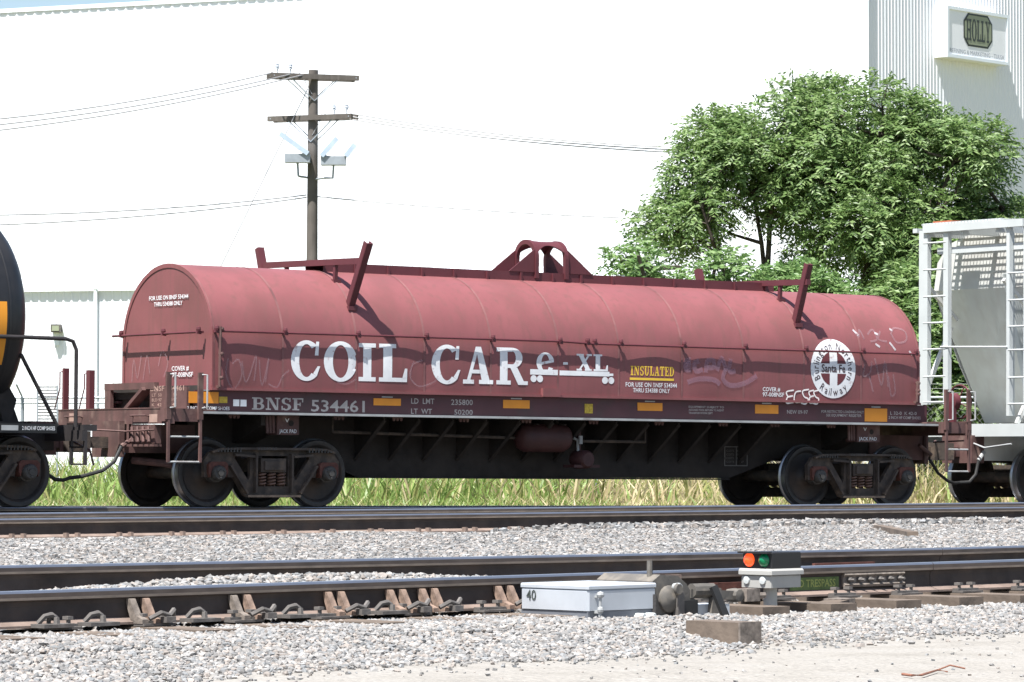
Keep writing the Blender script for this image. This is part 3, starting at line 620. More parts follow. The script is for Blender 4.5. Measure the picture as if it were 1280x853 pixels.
for (c, d, sgn) in ((cA, dA, -1), (cB, dB, 1)):
    for t in (.60, .95): insulator(c + d * (sgn * t) + Vector((0, 0, .065)), up_)
# two floodlights on curved brackets
def floodlight(px, py, bx, by, side):
    hp = aty(px, py, PY - .35); rp = aty(bx, by, PY - .15)
    f = thing('floodlight', 'pale blue floodlight on a curved bracket %s of the wooden pole' % ('on the annex side' if side < 0 else 'on the tree side'), 'light', rp); global OFF; OFF = rp.copy()
    mb = MB(); mb.tube([(pxx + side * .12, PY - .1, rp.z), rp, Vector((rp.x + side * .18, rp.y - .1, rp.z + .02)), Vector((hp.x - side * .02, hp.y, hp.z - .45)), Vector((hp.x, hp.y, hp.z - .12))], .028, 8); mb.build('bracket', M_GALV, f, True)
    mb = MB(); mb.box(hp.x - .32, hp.x + .32, hp.y - .2, hp.y + .2, hp.z - .12, hp.z + .10); mb.build('ballast_box', M_GALV, f)
    tilt = Vector((-.7 * 1, 0, .52)) if side < 0 else Vector((.55, 0, .45))
    a = Vector((hp.x + (.28 if side < 0 else -.30), hp.y, hp.z + .10))
    for k in range(2 if side > 0 else 1):
        p0 = a + Vector((k * .62, -.05, 0)); p1 = p0 + (Vector((-.72, 0, .52)) if side < 0 else Vector((.40, 0, .46)) if k == 0 else Vector((.24, 0, .30)))
        mb = MB(); mb.bar(p0, p1, .42, .12, up=(0, 0, 1)); mb.build('reflector_head', M_FLOOD, f)
    mb = MB(); mb.tube([hp + Vector((0, 0, .08)), a + Vector((0, -.02, .02))], .03, 6); mb.build('hinge', M_GALV, f)
    OFF = Vector((0, 0, 0))
floodlight(372, 198, 383, 222, -1); floodlight(417, 201, 396, 224, 1)
mb_pts = {}
OFF = Vector((0, 0, 0))
def wire(p, q_, sag, label, r_=.016, grp='overhead wires'):
    p, q_ = Vector(p), Vector(q_); n = 24; pts = [p.lerp(q_, i / n) - Vector((0, 0, 4 * sag * (i / n) * (1 - i / n))) for i in range(n + 1)]
    global OFF; OFF = p.copy(); mb = MB(); mb.tube(pts, r_, 5); o = mb.build('overhead_wire', M_WIRE); OFF = Vector((0, 0, 0)); o.location = p
    return tag(o, label, 'wire', grp)
def far(px, py, Y): return aty(px, py, Y)
POS = ('tied at the outer end of', 'tied halfway along', 'tied close to the pole on'); LA = 'thin wire %s the upper crossarm'; LB = 'thin wire %s the lower crossarm, running to the tree'
for i_, (t, py) in enumerate(((-1.12, 141), (-.55, 147), (-.2, 153))):
    s_ = cA + dA * t - nA * .19; e_ = far(-160, py + (py - 100) * .47, 88); wire(s_ + Vector((0, 0, .07)), e_, .25, LA % POS[i_])
for i_, (t, py) in enumerate(((1.12, 178), (.7, 182), (.3, 186))):
    s_ = cB + dB * t - nB * .19; wire(s_ + Vector((0, 0, .07)), far(1000, py + 9, 93), .25, LB % POS[i_])
wire((pxx - .13, PY, aty(380, 244, PY).z), far(-160, 268, 90), .2, 'upper of two low cables leaving the pole on the annex side'); wire((pxx - .13, PY, aty(380, 247, PY).z), far(-160, 284, 90), .2, 'lower of two low cables leaving the pole on the annex side')
wire((pxx + .14, PY, aty(400, 246, PY).z), far(1000, 277, 93), .15, 'single low cable leaving the pole below the floodlights towards the tree')
gp = far(255, 328, PY); gq = Vector((pxx - 5.2, PY, gzs(pxx - 5.2, PY))); wire((pxx - .10, PY - .1, aty(383, 112, PY).z), gq, 0, 'slanting guy wire running from the pole top to the ground', .012, 'overhead wires')
# jumper loops on the crossarms
for (c, d, sgn) in ((cA, dA, -1), (cB, dB, 1)):
    a = c + d * (sgn * 1.15) + Vector((0, 0, .05)); m1 = c + d * (sgn * .95) + Vector((0, 0, .34)); m2 = c + d * (sgn * .6) + Vector((0, 0, .34)); z_ = Vector((pxx + .02, PY - .14, c.z - .45))
    OFF = Vector((pxx, PY, base)); mb = MB(); mb.tube([a, m1, m2, m2.lerp(z_, .5) + Vector((0, 0, .1)), z_], .008, 5); mb.build('jumper_wire', M_WIRE, up_); OFF = Vector((0, 0, 0))
# ------------------------------------------------------------------ trees
def leaf_mat(name, c1_, c2_, c3_):
    m = bpy.data.materials.new(name); m.use_nodes = True; t = m.node_tree; N = t.nodes; L = t.links; N.clear()
    o = N.new('ShaderNodeOutputMaterial'); g_ = N.new('ShaderNodeNewGeometry'); r = N.new('ShaderNodeValToRGB'); el = r.color_ramp.elements; el.new(.5)
    for e_, (p, c) in zip(el, ((0, c1_), (.55, c2_), (1, c3_))): e_.position = p; e_.color = (*c, 1)
    L.new(g_.outputs['Random Per Island'], r.inputs[0]); d = N.new('ShaderNodeBsdfPrincipled'); d.inputs['Roughness'].default_value = .45; d.inputs['Specular IOR Level'].default_value = .45; L.new(r.outputs[0], d.inputs['Base Color'])
    tr = N.new('ShaderNodeBsdfTranslucent'); L.new(r.outputs[0], tr.inputs['Color']); mx = N.new('ShaderNodeMixShader'); mx.inputs[0].default_value = .40
    L.new(d.outputs[0], mx.inputs[1]); L.new(tr.outputs[0], mx.inputs[2]); L.new(mx.outputs[0], o.inputs[0]); return m
M_LEAF = leaf_mat('leaf_green', (.082, .150, .042), (.165, .262, .080), (.27, .365, .145))
M_LEAF2 = leaf_mat('leaf_light_green', (.10, .19, .055), (.17, .28, .09), (.26, .37, .15))
def inside(poly, x, y):
    c = np.zeros(len(x), bool); n = len(poly); j = n - 1
    for i in range(n):
        xi, yi = poly[i]; xj, yj = poly[j]
        k = ((yi > y) != (yj > y)) & (x < (xj - xi) * (y - yi) / (yj - yi + 1e-9) + xi); c ^= k; j = i
    return c
def sprays(cent, nrm, n_leaf, ln, lw, droop):
    # pinnate sprays: a bent rachis with paired leaflets, vectorised
    n = len(cent); t = (np.arange(n_leaf) // 2 + .5) / (n_leaf / 2); side = np.where(np.arange(n_leaf) % 2 == 0, 1., -1.)
    d = nrm + rng.normal(0, .45, (n, 3)); d /= np.linalg.norm(d, axis=1, keepdims=True)
    upv = np.array([0, 0, 1.0]); s_ = np.cross(d, upv) + rng.normal(0, .15, (n, 3)); s_ /= np.linalg.norm(s_, axis=1, keepdims=True) + 1e-9
    Ln = ln * rng.uniform(.7, 1.2, n)
    P = cent[:, None] + d[:, None] * (t[None, :, None] * Ln[:, None, None]) - upv * (droop * (t ** 2)[None, :, None] * Ln[:, None, None])
    ld = s_[:, None] * side[None, :, None] + d[:, None] * .45 - upv * .25 + rng.normal(0, .22, (n, n_leaf, 3)); ld /= np.linalg.norm(ld, axis=2, keepdims=True)
    pw = d[:, None] * .8 - upv * .75 + rng.normal(0, .32, (n, n_leaf, 3)); pw -= ld * (pw * ld).sum(2, keepdims=True); pw /= np.linalg.norm(pw, axis=2, keepdims=True)
    LL = lw * 2.9 * rng.uniform(.75, 1.25, (n, n_leaf, 1)); W = lw * .5
    a = P; b = P + ld * LL * .45 + pw * W; c = P + ld * LL - upv * LL * .12; e_ = P + ld * LL * .45 - pw * W
    return np.stack([a, b, c, e_], 2).reshape(-1, 3)
def tree(name, label, cat, poly, Ymid, depth, n_lobes, n_spray, lobe_r, trunks, holes=(), lm=None, group=None, leaf=.052, spl=.46, ground_px=None):
    s_ = FPX / Ymid; lob = []; tries = 0
    P_ = np.array(poly, float); x0, x1, y0, y1 = P_[:, 0].min(), P_[:, 0].max(), P_[:, 1].min(), P_[:, 1].max()
    while len(lob) < n_lobes and tries < 6000:
        tries += 1; px, py = rng.uniform(x0, x1), rng.uniform(y0, y1); r_ = rng.uniform(*lobe_r); rp = r_ * s_ * .72
        th_ = np.linspace(0, 6.28, 9)[:-1]
        if not inside(poly, px + (rp * 1.0 + 1) * np.cos(th_), py + (rp * 1.0 + 1) * np.sin(th_)).all(): continue
        if any((px - hx) ** 2 / (hr + rp * .5) ** 2 + (py - hy) ** 2 / (hr2 + rp * .5) ** 2 < 1 for hx, hy, hr, hr2 in holes): continue
        ex = min(1, min(px - x0, x1 - px) / (.5 * (x1 - x0))); ey = min(1, (py - y0) / (.6 * (y1 - y0))); dd = depth * math.sqrt(max(.08, ex * ey)) 
        yy = Ymid + rng.uniform(-dd, dd)
        c = aty(px, py, yy)
        if any((c - l[0]).length < .55 * min(r_, l[1]) for l in lob): continue
        lob.append((c, r_))
    bx = aty(trunks[0][0], 500, Ymid).x; bz = gzs(bx, Ymid)
    root = thing(name, label, cat, (bx, Ymid, bz), group=group); global OFF; OFF = Vector((bx, Ymid, bz))
    w_ = np.array([l[1] ** 2 for l in lob]); cnt = (w_ / w_.sum() * n_spray).astype(int); C, Nn = [], []
    for (c, r_), k in zip(lob, cnt):
        v = rng.normal(0, 1, (k, 3)); v[:, 2] += .35; v /= np.linalg.norm(v, axis=1, keepdims=True)
        rad = r_ * rng.uniform(.45, 1.0, (k, 1)) ** .6 * np.array([1, 1, .82]); C.append(np.array(c) + v * rad); Nn.append(v)
    C = np.concatenate(C); Nn = np.concatenate(Nn); nl = 10
    V = sprays(C, Nn, nl, spl, leaf, .35); F = np.arange(len(V)).reshape(-1, 4)
    put('crown', np_mesh('crown', V - np.array(OFF), F, lm or M_LEAF), root)
    mb = MB(); tops = []
    for (ta, tb_, tz) in trunks:
        top = aty(tb_, tz, Ymid + rng.uniform(-1, 1)); b = Vector((bx + (ta - trunks[0][0]) / s_, Ymid + rng.uniform(-.3, .3), bz - .1)); r_ = .12 + .05 * rng.uniform()
        pts = [b.lerp(top, t) + Vector((rng.normal(0, .12), rng.normal(0, .12), 0)) * (0 if t in (0,) else 1) for t in np.linspace(0, 1, 7)]
        mb.tube(pts, r_, 8, r2=.035); tops.append(pts)
    mb.build('trunk', M_BARK, root, True)
    mb = MB()
    for c, r_ in lob:
        best = min(((p - c).length + (0 if p.z < c.z else 2), i, j) for i, pts in enumerate(tops) for j, p in enumerate(pts)); p = tops[best[1]][best[2]]
        mid = p.lerp(c, .5) + Vector((rng.normal(0, .12), rng.normal(0, .12), -.12)); mb.tube([p, mid, c], .05, 5, r2=.014, caps=False)
        for k in range(5):
            e_ = c + Vector(rng.normal(0, 1, 3)).normalized() * r_ * .85; mb.tube([mid.lerp(c, .6), c.lerp(e_, .5), e_], .016, 4, r2=.005, caps=False)
    mb.build('branches', M_BARK, root); OFF = Vector((0, 0, 0)); return root
big = [(778, 212), (815, 200), (850, 205), (852, 160), (875, 128), (930, 128), (985, 106), (1040, 100), (1100, 92), (1160, 104), (1215, 90), (1242, 125), (1248, 165), (1266, 190), (1260, 240), (1300, 235), (1345, 270), (1360, 420), (1340, 540), (1170, 560), (1120, 480), (1080, 395), (1010, 352), (975, 350), (960, 290), (925, 270), (900, 345), (850, 352), (815, 320), (790, 285), (776, 250)]
tree('leafy_tree', 'big spreading green tree with pinnate leaves behind the train', 'tree', big, 86.0, 2.6, 180, 19000, (.42, .85),
     [(1010, 1040, 190), (1000, 945, 240), (985, 955, 200), (1040, 1110, 170), (1060, 1180, 200), (975, 880, 260), (1100, 1250, 260)], holes=((945, 300, 26, 42), (985, 320, 12, 26), (906, 300, 9, 16), (1200, 330, 9, 12), (1092, 352, 14, 18), (1060, 315, 8, 12)))
sm = [(752, 345), (762, 325), (775, 300), (800, 295), (830, 320), (870, 318), (905, 300), (930, 310), (940, 335), (960, 345), (960, 420), (752, 420)]
tree('leafy_shrub', 'smaller pale green shrub tree just above the car roof at the arched bracket end', 'tree', sm, 79.0, 1.0, 24, 900, (.28, .5), [(840, 800, 320), (850, 890, 325), (845, 860, 335)], lm=M_LEAF2, leaf=.058)
sm2 = [(1085, 400), (1100, 340), (1150, 325), (1200, 340), (1240, 400), (1245, 500), (1230, 590), (1090, 590)]
tree('leafy_shrub', 'dense dark green shrub seen through the grey hopper ladder', 'tree', sm2, 80.0, 1.2, 50, 4200, (.4, .7), [(1160, 1140, 380), (1165, 1190, 390), (1158, 1120, 430)], leaf=.06)
sm3 = [(930, 350), (950, 335), (990, 330), (1040, 345), (1080, 350), (1090, 420), (930, 420)]
tree('leafy_shrub', 'low light green shrub peeking over the cover beside the right guide bar', 'tree', sm3, 81.0, .9, 20, 1100, (.3, .5), [(1000, 990, 345), (1005, 1040, 352)], lm=M_LEAF2, leaf=.058)
# ------------------------------------------------------------------ field weeds and grass
def blades(name, label, n, y0, y1, hlo, hhi, wd):
    y = y0 + (y1 - y0) * rng.uniform(0, 1, n) ** 1.5; x = rng.uniform(-1, 1, n) * (y * .148 + .5); _, d3 = ud3(x, y); k = d3 > 2.3; x, y = x[k], y[k]; n = len(x)
    cl = .5 + .5 * wav(x * 1.1, y * .6); z = gz(x, y); h = rng.uniform(hlo, hhi, n) * (.55 + .65 * cl); a = rng.uniform(0, 6.28, n); L_ = rng.normal(0, .5, (n, 2)) * h[:, None]
    dx, dy = np.cos(a) * wd * .5, np.sin(a) * wd * .5; o = np.zeros(n)
    base = np.stack([x, y, z - .02], 1); sd = np.stack([dx, dy, o], 1); mid = base + np.stack([L_[:, 0] * .4, L_[:, 1] * .4, h * .6], 1); tip = base + np.stack([L_[:, 0], L_[:, 1], h], 1)
    V = np.stack([base - sd, base + sd, mid + sd * .8, mid - sd * .8, tip], 1).reshape(-1, 3); b = np.arange(n) * 5
    F = np.concatenate([np.stack([b, b + 1, b + 2], 1), np.stack([b, b + 2, b + 3], 1), np.stack([b + 3, b + 2, b + 4], 1)])
    px = 640 + FPX * x / y; dry = np.clip((px - 600) / 260, 0, 1) * .8 + .06 + .2 * (wav(x * .5, y * .4) > .3); r_ = rng.uniform(0, 1, n); mi = np.where(r_ < dry, np.where(rng.uniform(0, 1, n) < .6, 2, 1), np.where(rng.uniform(0, 1, n) < .75, 0, 1))
    ob = put(name, np_mesh(name, V, F, GRASSM, np.tile(mi, 3))); ob['kind'] = 'stuff'; return tag(ob, label, 'grass')
GRASSM = [leaf_mat('weed_green', (.15, .24, .055), (.22, .32, .08), (.31, .40, .13)), leaf_mat('weed_olive', (.24, .25, .09), (.32, .32, .12), (.40, .38, .17)), leaf_mat('dry_straw', (.42, .34, .19), (.54, .45, .27), (.62, .53, .34))]
blades('field_grass', 'green and straw coloured weeds growing beyond the train', 95000, 52, 100, .08, .36, .032)
blades('tall_weeds', 'taller loose weeds standing out of the field grass', 9000, 62, 122, .55, 1.15, .045)
# ------------------------------------------------------------------ freight cars (all share the far track's frame: x along, -y towards the viewer, z above rail)
from mathutils.geometry import tessellate_polygon
def car_root(name, label, cat, lx):
    o = thing(name, label, cat, carw(lx, 0, 0), (0, -CG, TH3)); return o
def holed(mb, outer, holes, y0, y1, mi=0):
    loops = [outer] + list(holes); flat = [p for l in loops for p in l]
    tri = tessellate_polygon([[Vector((a, b, 0)) for a, b in l] for l in loops]); n = len(flat)
    mb.add([(a, y0, b) for a, b in flat] + [(a, y1, b) for a, b in flat], [tuple(t) for t in tri] + [tuple(i + n for i in reversed(t)) for t in tri], mi)
    b = 0
    for l in loops:
        m = len(l); mb.add([(a, y0, c) for a, c in l] + [(a, y1, c) for a, c in l], [(i, (i + 1) % m, m + (i + 1) % m, m + i) for i in range(m)], mi)
WB = .883; WR = .457
_wp = [(0, -.03), (.11, -.03), (.125, .0), (.15, .035), (.22, .055), (.355, .045), (.385, .005), (.395, 0), (.447, 0), (.455, .012), (.462, .095), (.478, .103), (.486, .115), (.482, .132), (.465, .14), (.40, .138), (.36, .095), (.2, .105), (.14, .15), (0, .15)]
_wm = [0, 0, 0, 0, 0, 0, 0, 2, 2, 1, 1, 1, 1, 0, 0, 0, 0, 0, 0]
OFF = Vector((0, 0, 0))
M_RIM = mat('wheel_rim_face', (.05, .046, .044), .5, .4, .25, 8)
def mk(fn, name, m, smooth=False):
    b = MB(); fn(b); return b.mesh(name, m, smooth)
ME_WHN = mk(lambda b: b.lathe([(r, t) for r, t in _wp], (0, 0, 0), 'y', 44, _wm), 'wheel', [M_WHEEL, M_TREAD, M_RIM], True)
ME_WHF = mk(lambda b: b.lathe([(r, -t) for r, t in _wp], (0, 0, 0), 'y', 44, _wm), 'wheel', [M_WHEEL, M_TREAD, M_RIM], True)
ME_AXLE = mk(lambda b: b.tube([(0, -1.06, 0), (0, 1.06, 0)], .085, 16), 'axle', M_TRUCK, True)
def _frame(b):
    outer = [(-1.07, .40), (-1.08, .62), (-.99, .735), (-.84, .785), (-.5, .80), (.5, .80), (.84, .785), (.99, .735), (1.08, .62), (1.07, .40), (1.0, .40), (.99, .59), (.73, .59), (.70, .40), (.60, .40), (.43, .155), (.36, .13), (-.36, .13), (-.43, .155), (-.60, .40), (-.70, .40), (-.73, .59), (-.99, .59), (-1.0, .40)]
    holes = [[(-.25, .28), (.25, .28), (.25, .69), (-.25, .69)], [(-.60, .66), (-.57, .69), (-.38, .69), (-.35, .66), (-.35, .42), (-.38, .36)], [(.60, .66), (.57, .69), (.38, .69), (.35, .66), (.35, .42), (.38, .36)]]
    holed(b, outer, holes, -1.02, -.95)
    for (p, q_) in (((-.98, .735), (-.84, .775)), ((-.84, .775), (-.5, .785)), ((-.5, .785), (.5, .785)), ((.5, .785), (.84, .775)), ((.84, .775), (.98, .735)), ((-.69, .56), (-.42, .185)), ((.69, .56), (.42, .185)), ((-.42, .15), (.42, .15)), ((-.285, .20), (-.285, .72)), ((.285, .20), (.285, .72)), ((-.31, .68), (-.62, .70)), ((.31, .68), (.62, .70))):
        b.bar((p[0], -1.055, p[1]), (q_[0], -1.055, q_[1]), .03, .075, up=(0, 1, 0))
    for s_ in (-1, 1):  # added pale ribs stand in for sunlight dapples on the top chord
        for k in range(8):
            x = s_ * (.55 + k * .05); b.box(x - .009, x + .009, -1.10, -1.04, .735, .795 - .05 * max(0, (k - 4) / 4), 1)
    for k in range(7): b.box(-.26 + k * .045 - .009, -.26 + k * .045 + .009, -1.095, -1.04, .765, .806, 1)  # middle row of the ribs that imitate sun dapples
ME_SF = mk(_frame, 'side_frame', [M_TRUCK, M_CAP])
def _flip(me):
    m = me.copy(); m.transform(Matrix.Scale(-1, 4, (0, 1, 0))); m.flip_normals(); return m
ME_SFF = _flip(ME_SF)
def _cap(b):
    b.lathe([(0, -1.150), (.04, -1.150), (.045, -1.135), (.085, -1.132), (.10, -1.115), (.105, -1.03), (.125, -1.02), (.125, -.90)], (0, 0, 0), 'y', 20)
    for k in range(3):
        a = k * 2.094 + .5; b.lathe([(0, -1.15), (.014, -1.148), (.016, -1.13)], (.062 * math.cos(a), 0, .062 * math.sin(a)), 'y', 6)
ME_CAP = mk(_cap, 'bearing_cap', M_CAP, True); ME_CAPF = _flip(ME_CAP)
def _adp(b):
    b.prism([(-.15, .115), (-.15, .0), (-.125, -.06), (-.105, .03), (-.06, .09), (.06, .09), (.105, .03), (.125, -.06), (.15, .0), (.15, .115), (.11, .15), (-.11, .15)], 'y', -1.075, -.93)
ME_ADP = mk(_adp, 'bearing_adapter', M_RUST); ME_ADPF = _flip(ME_ADP)
def _spr(b): b.tube([(.052 * math.cos(a), .052 * math.sin(a), a / (2 * math.pi) * .042) for a in np.linspace(0, 2 * math.pi * 4.3, 60)], .014, 5)
ME_SPR = mk(_spr, 'spring', M_SPRING, True)
def _bol(b): b.box(-.20, .20, -1.06, 1.06, .47, .655); b.box(-.16, .16, -1.10, 1.10, .50, .62); b.box(-.17, .17, -.5, .5, .655, .80)
ME_BOL = mk(_bol, 'bolster', M_TRUCK)
def _bb(b): b.bar((-.5, -.75, .36), (-.5, .75, .36), .06, .1); b.bar((.5, -.75, .36), (.5, .75, .36), .06, .1)
ME_BB = mk(_bb, 'brake_beam', M_TRUCK)
def truck(parent, lx, base_lx):
    t = part('truck', parent, (lx - base_lx, 0, 0))
    for sx in (-1, 1):
        x = sx * WB; put('wheel', ME_WHN, t, (x, -.80, WR)); put('wheel', ME_WHF, t, (x, .80, WR)); put('axle', ME_AXLE, t, (x, 0, WR))
        put('bearing_cap', ME_CAP, t, (x, 0, WR)); put('bearing_cap', ME_CAPF, t, (x, 0, WR)); put('bearing_adapter', ME_ADP, t, (x, 0, WR)); put('bearing_adapter', ME_ADPF, t, (x, 0, WR))
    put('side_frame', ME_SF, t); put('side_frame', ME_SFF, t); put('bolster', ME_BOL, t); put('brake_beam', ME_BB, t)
    for x in (-.155, 0, .155):
        put('spring', ME_SPR, t, (x, -1.0, .285)); put('spring', ME_SPR, t, (x, 1.0, .285))
    return t
# ---------------------------------------------------------------- coil car
CAR = car_root('coil_car', 'dark red covered coil car lettered COIL CAR and BNSF 534461', 'freight car', 0)
CL, CW, ZV, ZT, ZBm = 6.363, 1.162, 2.2, 3.28, 1.569
SEAMS = [-CL, -5.248, -4.06, -2.92, -1.783, -.60, .497, 1.668, 2.839, 4.02, 5.161, CL]
DENT = {i: .010 + .006 * random.random() for i in range(len(SEAMS))}
def dent(x, z):
    for i in range(len(SEAMS) - 1):
        if SEAMS[i] <= x <= SEAMS[i + 1]:
            t = (x - SEAMS[i]) / (SEAMS[i + 1] - SEAMS[i]); zz = max(0.0, 1 - ((z - 1.98) / .42) ** 2)
            return zz * (DENT[i] * math.sin(math.pi * t) + .004 * math.sin(2 * math.pi * t + i * 1.7))
    return 0.0
def lat(x, z):
    if z <= ZV: return CW + dent(x, z)
    return CW * math.sqrt(max(0, 1 - ((z - ZV) / (ZT - ZV)) ** 2)) + dent(x, z)
def section(n_side=9, n_arc=24):
    pts = [(ZBm + (ZV - ZBm) * k / n_side) for k in range(n_side)]; out = [(-1, z) for z in pts]
    return out
def ring_pts(x, inset=0.0):
    P = []
    for k in range(11): z = ZBm + (ZV - ZBm) * k / 11; P.append((-(CW - inset) - dent(x, z) * (inset == 0), z))
    for k in range(33):
        a = math.pi * k / 32; z = ZV + (ZT - inset - ZV) * math.sin(a); y = -(CW - inset) * math.cos(a); P.append((y - math.copysign(dent(x, z), -y) * -1 * (inset == 0) * 0 + (-dent(x, z) if y < 0 else dent(x, z)) * (inset == 0), z))
    for k in range(10, -1, -1): z = ZBm + (ZV - ZBm) * k / 11; P.append(((CW - inset) + dent(x, z) * (inset == 0), z))
    return P
mb = MB()   # inner shell, end walls and base lip
sh = ring_pts(0, .012)
mb.prism(sh, 'x', -CL + .006, CL - .006)
mb.box(-CL - .01, CL + .01, -CW - .028, -CW + .02, ZBm - .012, ZBm + .022); mb.box(-CL - .01, CL + .01, CW - .02, CW + .028, ZBm - .012, ZBm + .022)
for s_ in (-1, 1):
    x = s_ * (CL + .012); mb.box(min(x, x - s_ * .03), max(x, x - s_ * .03), -CW, CW, ZBm - .012, ZBm + .05)
cover = mb.build('cover', M_COVER, CAR)
for i in range(len(SEAMS) - 1):
    a, b = SEAMS[i] + (.004 if i else 0), SEAMS[i + 1] - (.004 if i < len(SEAMS) - 2 else 0); n = 14; rows = [ring_pts(a + (b - a) * k / n) for k in range(n + 1)]; m = len(rows[0]); mb = MB()
    mb.add([(a + (b - a) * k / n, y, z) for k in range(n + 1) for y, z in rows[k]], [(k * m + j, (k + 1) * m + j, (k + 1) * m + j + 1, k * m + j + 1) for k in range(n) for j in range(m - 1)])
    mb.build('panel', M_COVER, cover, True)
for i, x in enumerate(SEAMS):   # lap strips standing slightly proud of the skin
    mb = MB(); xx = min(max(x, -CL + .02), CL - .02); P = ring_pts(0, -.005); m = len(P)
    mb.add([(xx + dx, y, z) for dx in (-.018, .018) for y, z in P], [(j, m + j, m + j + 1, j + 1) for j in range(m - 1)]); mb.build('seam_strip', M_SEAM, cover, True)
# end rim
for s_ in (-1, 1):
    mb = MB(); P0, P1 = ring_pts(0, -.008), ring_pts(0, .05); x0, x1 = s_ * (CL + .004), s_ * (CL - .02); m = len(P0)
    mb.add([(x0, y, z) for y, z in P0] + [(x0, y, z) for y, z in P1] + [(x1, y, z) for y, z in P0], [(j, j + 1, m + j + 1, m + j) for j in range(m - 1)] + [(j, 2 * m + j, 2 * m + j + 1, j + 1) for j in range(m - 1)]); mb.build('end_rim', M_COVER, cover)
mb = MB(); hx0, hz0 = SD(675, 496, -CW); hx1, hz1 = SD(697, 486, -CW); mb.box(hx0, hx1, -CW - .06, -CW + .01, hz0, hz1); mb.build('lifting_pad', M_COVER, cover)
# tie rods with knobs
def rod(parent, pts, knobs, out):
    mb = MB(); mb.tube(pts, .0155, 8); r_ = mb.build('tie_rod', M_GUIDE, parent, True)
    for k in knobs:
        mb = MB(); p = Vector(k); mb.lathe([(0, -.04), (.028, -.03), (.034, 0), (.028, .03), (0, .04)], p + Vector((0, 0, .035)), 'z', 8); mb.bar(p - Vector(out) * .005, p + Vector(out) * .075, .03, .03); mb.bar(p - Vector((.03, 0, 0)), p + Vector((.04, 0, -.01)), .035, .04); mb.build('rod_bracket', M_GUIDE, parent)
SO = .058
zr = lambda x: 2.34 - .0 * x
for s_ in (-1, 1):
    y = s_ * (CW + SO); ks = [(x, y, 2.342) for x in SEAMS[1:-1] + [-6.33, -.11, .02, 6.24]]
    rod(cover, [(-6.36, y, 2.34), (-5.9, y, 2.343), (-.6, y, 2.352), (-.11, y, 2.335), (.02, y, 2.332), (6.27, y, 2.335)], ks, (0, -s_, 0))
for s_ in (-1, 1):
    x = s_ * (CL + .115); rod(cover, [(x, -1.0, 2.33), (x, 1.25, 2.33)], [(x, -1.0, 2.33), (x, -.1, 2.33), (x, 1.02, 2.33)], (-s_, 0, 0))
for (x, z0_, z1_) in ((-6.28, 1.60, 2.40), (6.26, 1.60, 1.92)):   # corner clamp bars
    mb = MB(); mb.tube([(x, -CW - .06, z0_), (x, -CW - .075, z1_)], .02, 6)
    for zz in (z0_ + .12, z0_ + (z1_ - z0_) * .55, z1_ - .03): mb.lathe([(0, -.03), (.035, -.02), (.04, 0), (.035, .02), (0, .03)], (x + .02, -CW - .06, zz), 'z', 8)
    mb.box(x - .02, x + .02, -CW - .06, -CW + .01, z0_ - .02, z0_ + .02); mb.build('clamp_bar', M_BROWN, cover)
# guide frames (V shaped arms joined by a cross beam)
for gx, nt_, ft_ in ((-4.04, (-1.45, 3.59), (1.30, 3.66)), (4.02, (-1.30, 3.62), (1.30, 3.66))):
    for (foot, top) in (((-1.0, 2.72), nt_), ((1.0, 2.72), ft_)):
        mb = MB(); f_ = Vector((gx, foot[0], foot[1])); t_ = Vector((gx, top[0], top[1])); mb.bar(f_, t_, .10, .022); sd = Vector((.045, 0, 0)); n_ = (t_ - f_).normalized().cross(Vector((1, 0, 0))) * .045
        for q_ in (-1, 1): mb.bar(f_ + sd * q_ + n_ * .9, t_ + sd * q_ + n_ * .9, .014, .08)
        mb.box(gx - .07, gx + .07, foot[0] - .06, foot[0] + .06, foot[1] - .03, foot[1] + .03); mb.build('guide_arm', M_GUIDE, cover)
    mb = MB(); mb.bar((gx, -1.27, 3.36), (gx, 1.17, 3.40), .075, .085); mb.build('cross_beam', M_GUIDE, cover)
    for yy in (-.62, .62):
        mb = MB(); mb.bar((gx, yy, 3.38), (gx, yy * .98, 3.08), .05, .05); mb.box(gx - .06, gx + .06, yy - .05, yy + .05, 3.08, 3.13); mb.build('beam_leg', M_GUIDE, cover)
mb = MB(); mb.box(-3.98, 4.22, -.235, -.215, 3.24, 3.385); mb.box(-3.98, 4.22, .215, .235, 3.24, 3.385); mb.box(-3.98, 4.22, -.214, .214, 3.365, 3.380); mb.build('ridge_channel', M_GUIDE, cover)
for x in [SEAMS[i] + d_ for i in range(2, len(SEAMS) - 2) for d_ in (0.02, .60)]:
    if -3.9 < x < 4.15:
        mb = MB(); mb.box(x - .015, x + .015, -.262, -.236, 3.245, 3.375); mb.build('stiffener', M_GUIDE, cover)
# arched lifting bracket
def arch(x):
    mb = MB(); ro, ri, zc_ = .27, .205, 3.60; prof = [(-ro, 3.30)] + [(-ro * math.cos(a), zc_ + ro * math.sin(a)) for a in np.linspace(0, math.pi, 17)] + [(ro, 3.30), (ri, 3.30)] + [(ri * math.cos(a), zc_ + ri * math.sin(a)) for a in np.linspace(0, math.pi, 17)] + [(-ri, 3.30)]
    n = len(prof); h = n // 2; vs = [(x - .03, a, b) for a, b in prof] + [(x + .03, a, b) for a, b in prof]
    fs = []
    for i in range(h - 1):
        j = n - 1 - i; fs += [(i, i + 1, j - 1, j), (n + i, n + j, n + j - 1, n + i + 1)]
    fs += [(i, (i + 1) % n, n + (i + 1) % n, n + i) for i in range(n)]; mb.add(vs, fs); return mb
lift = part('lifting_bracket', CAR)
for x in (-.30, .24): arch(x).build('arch', M_GUIDE, lift)
mb = MB()
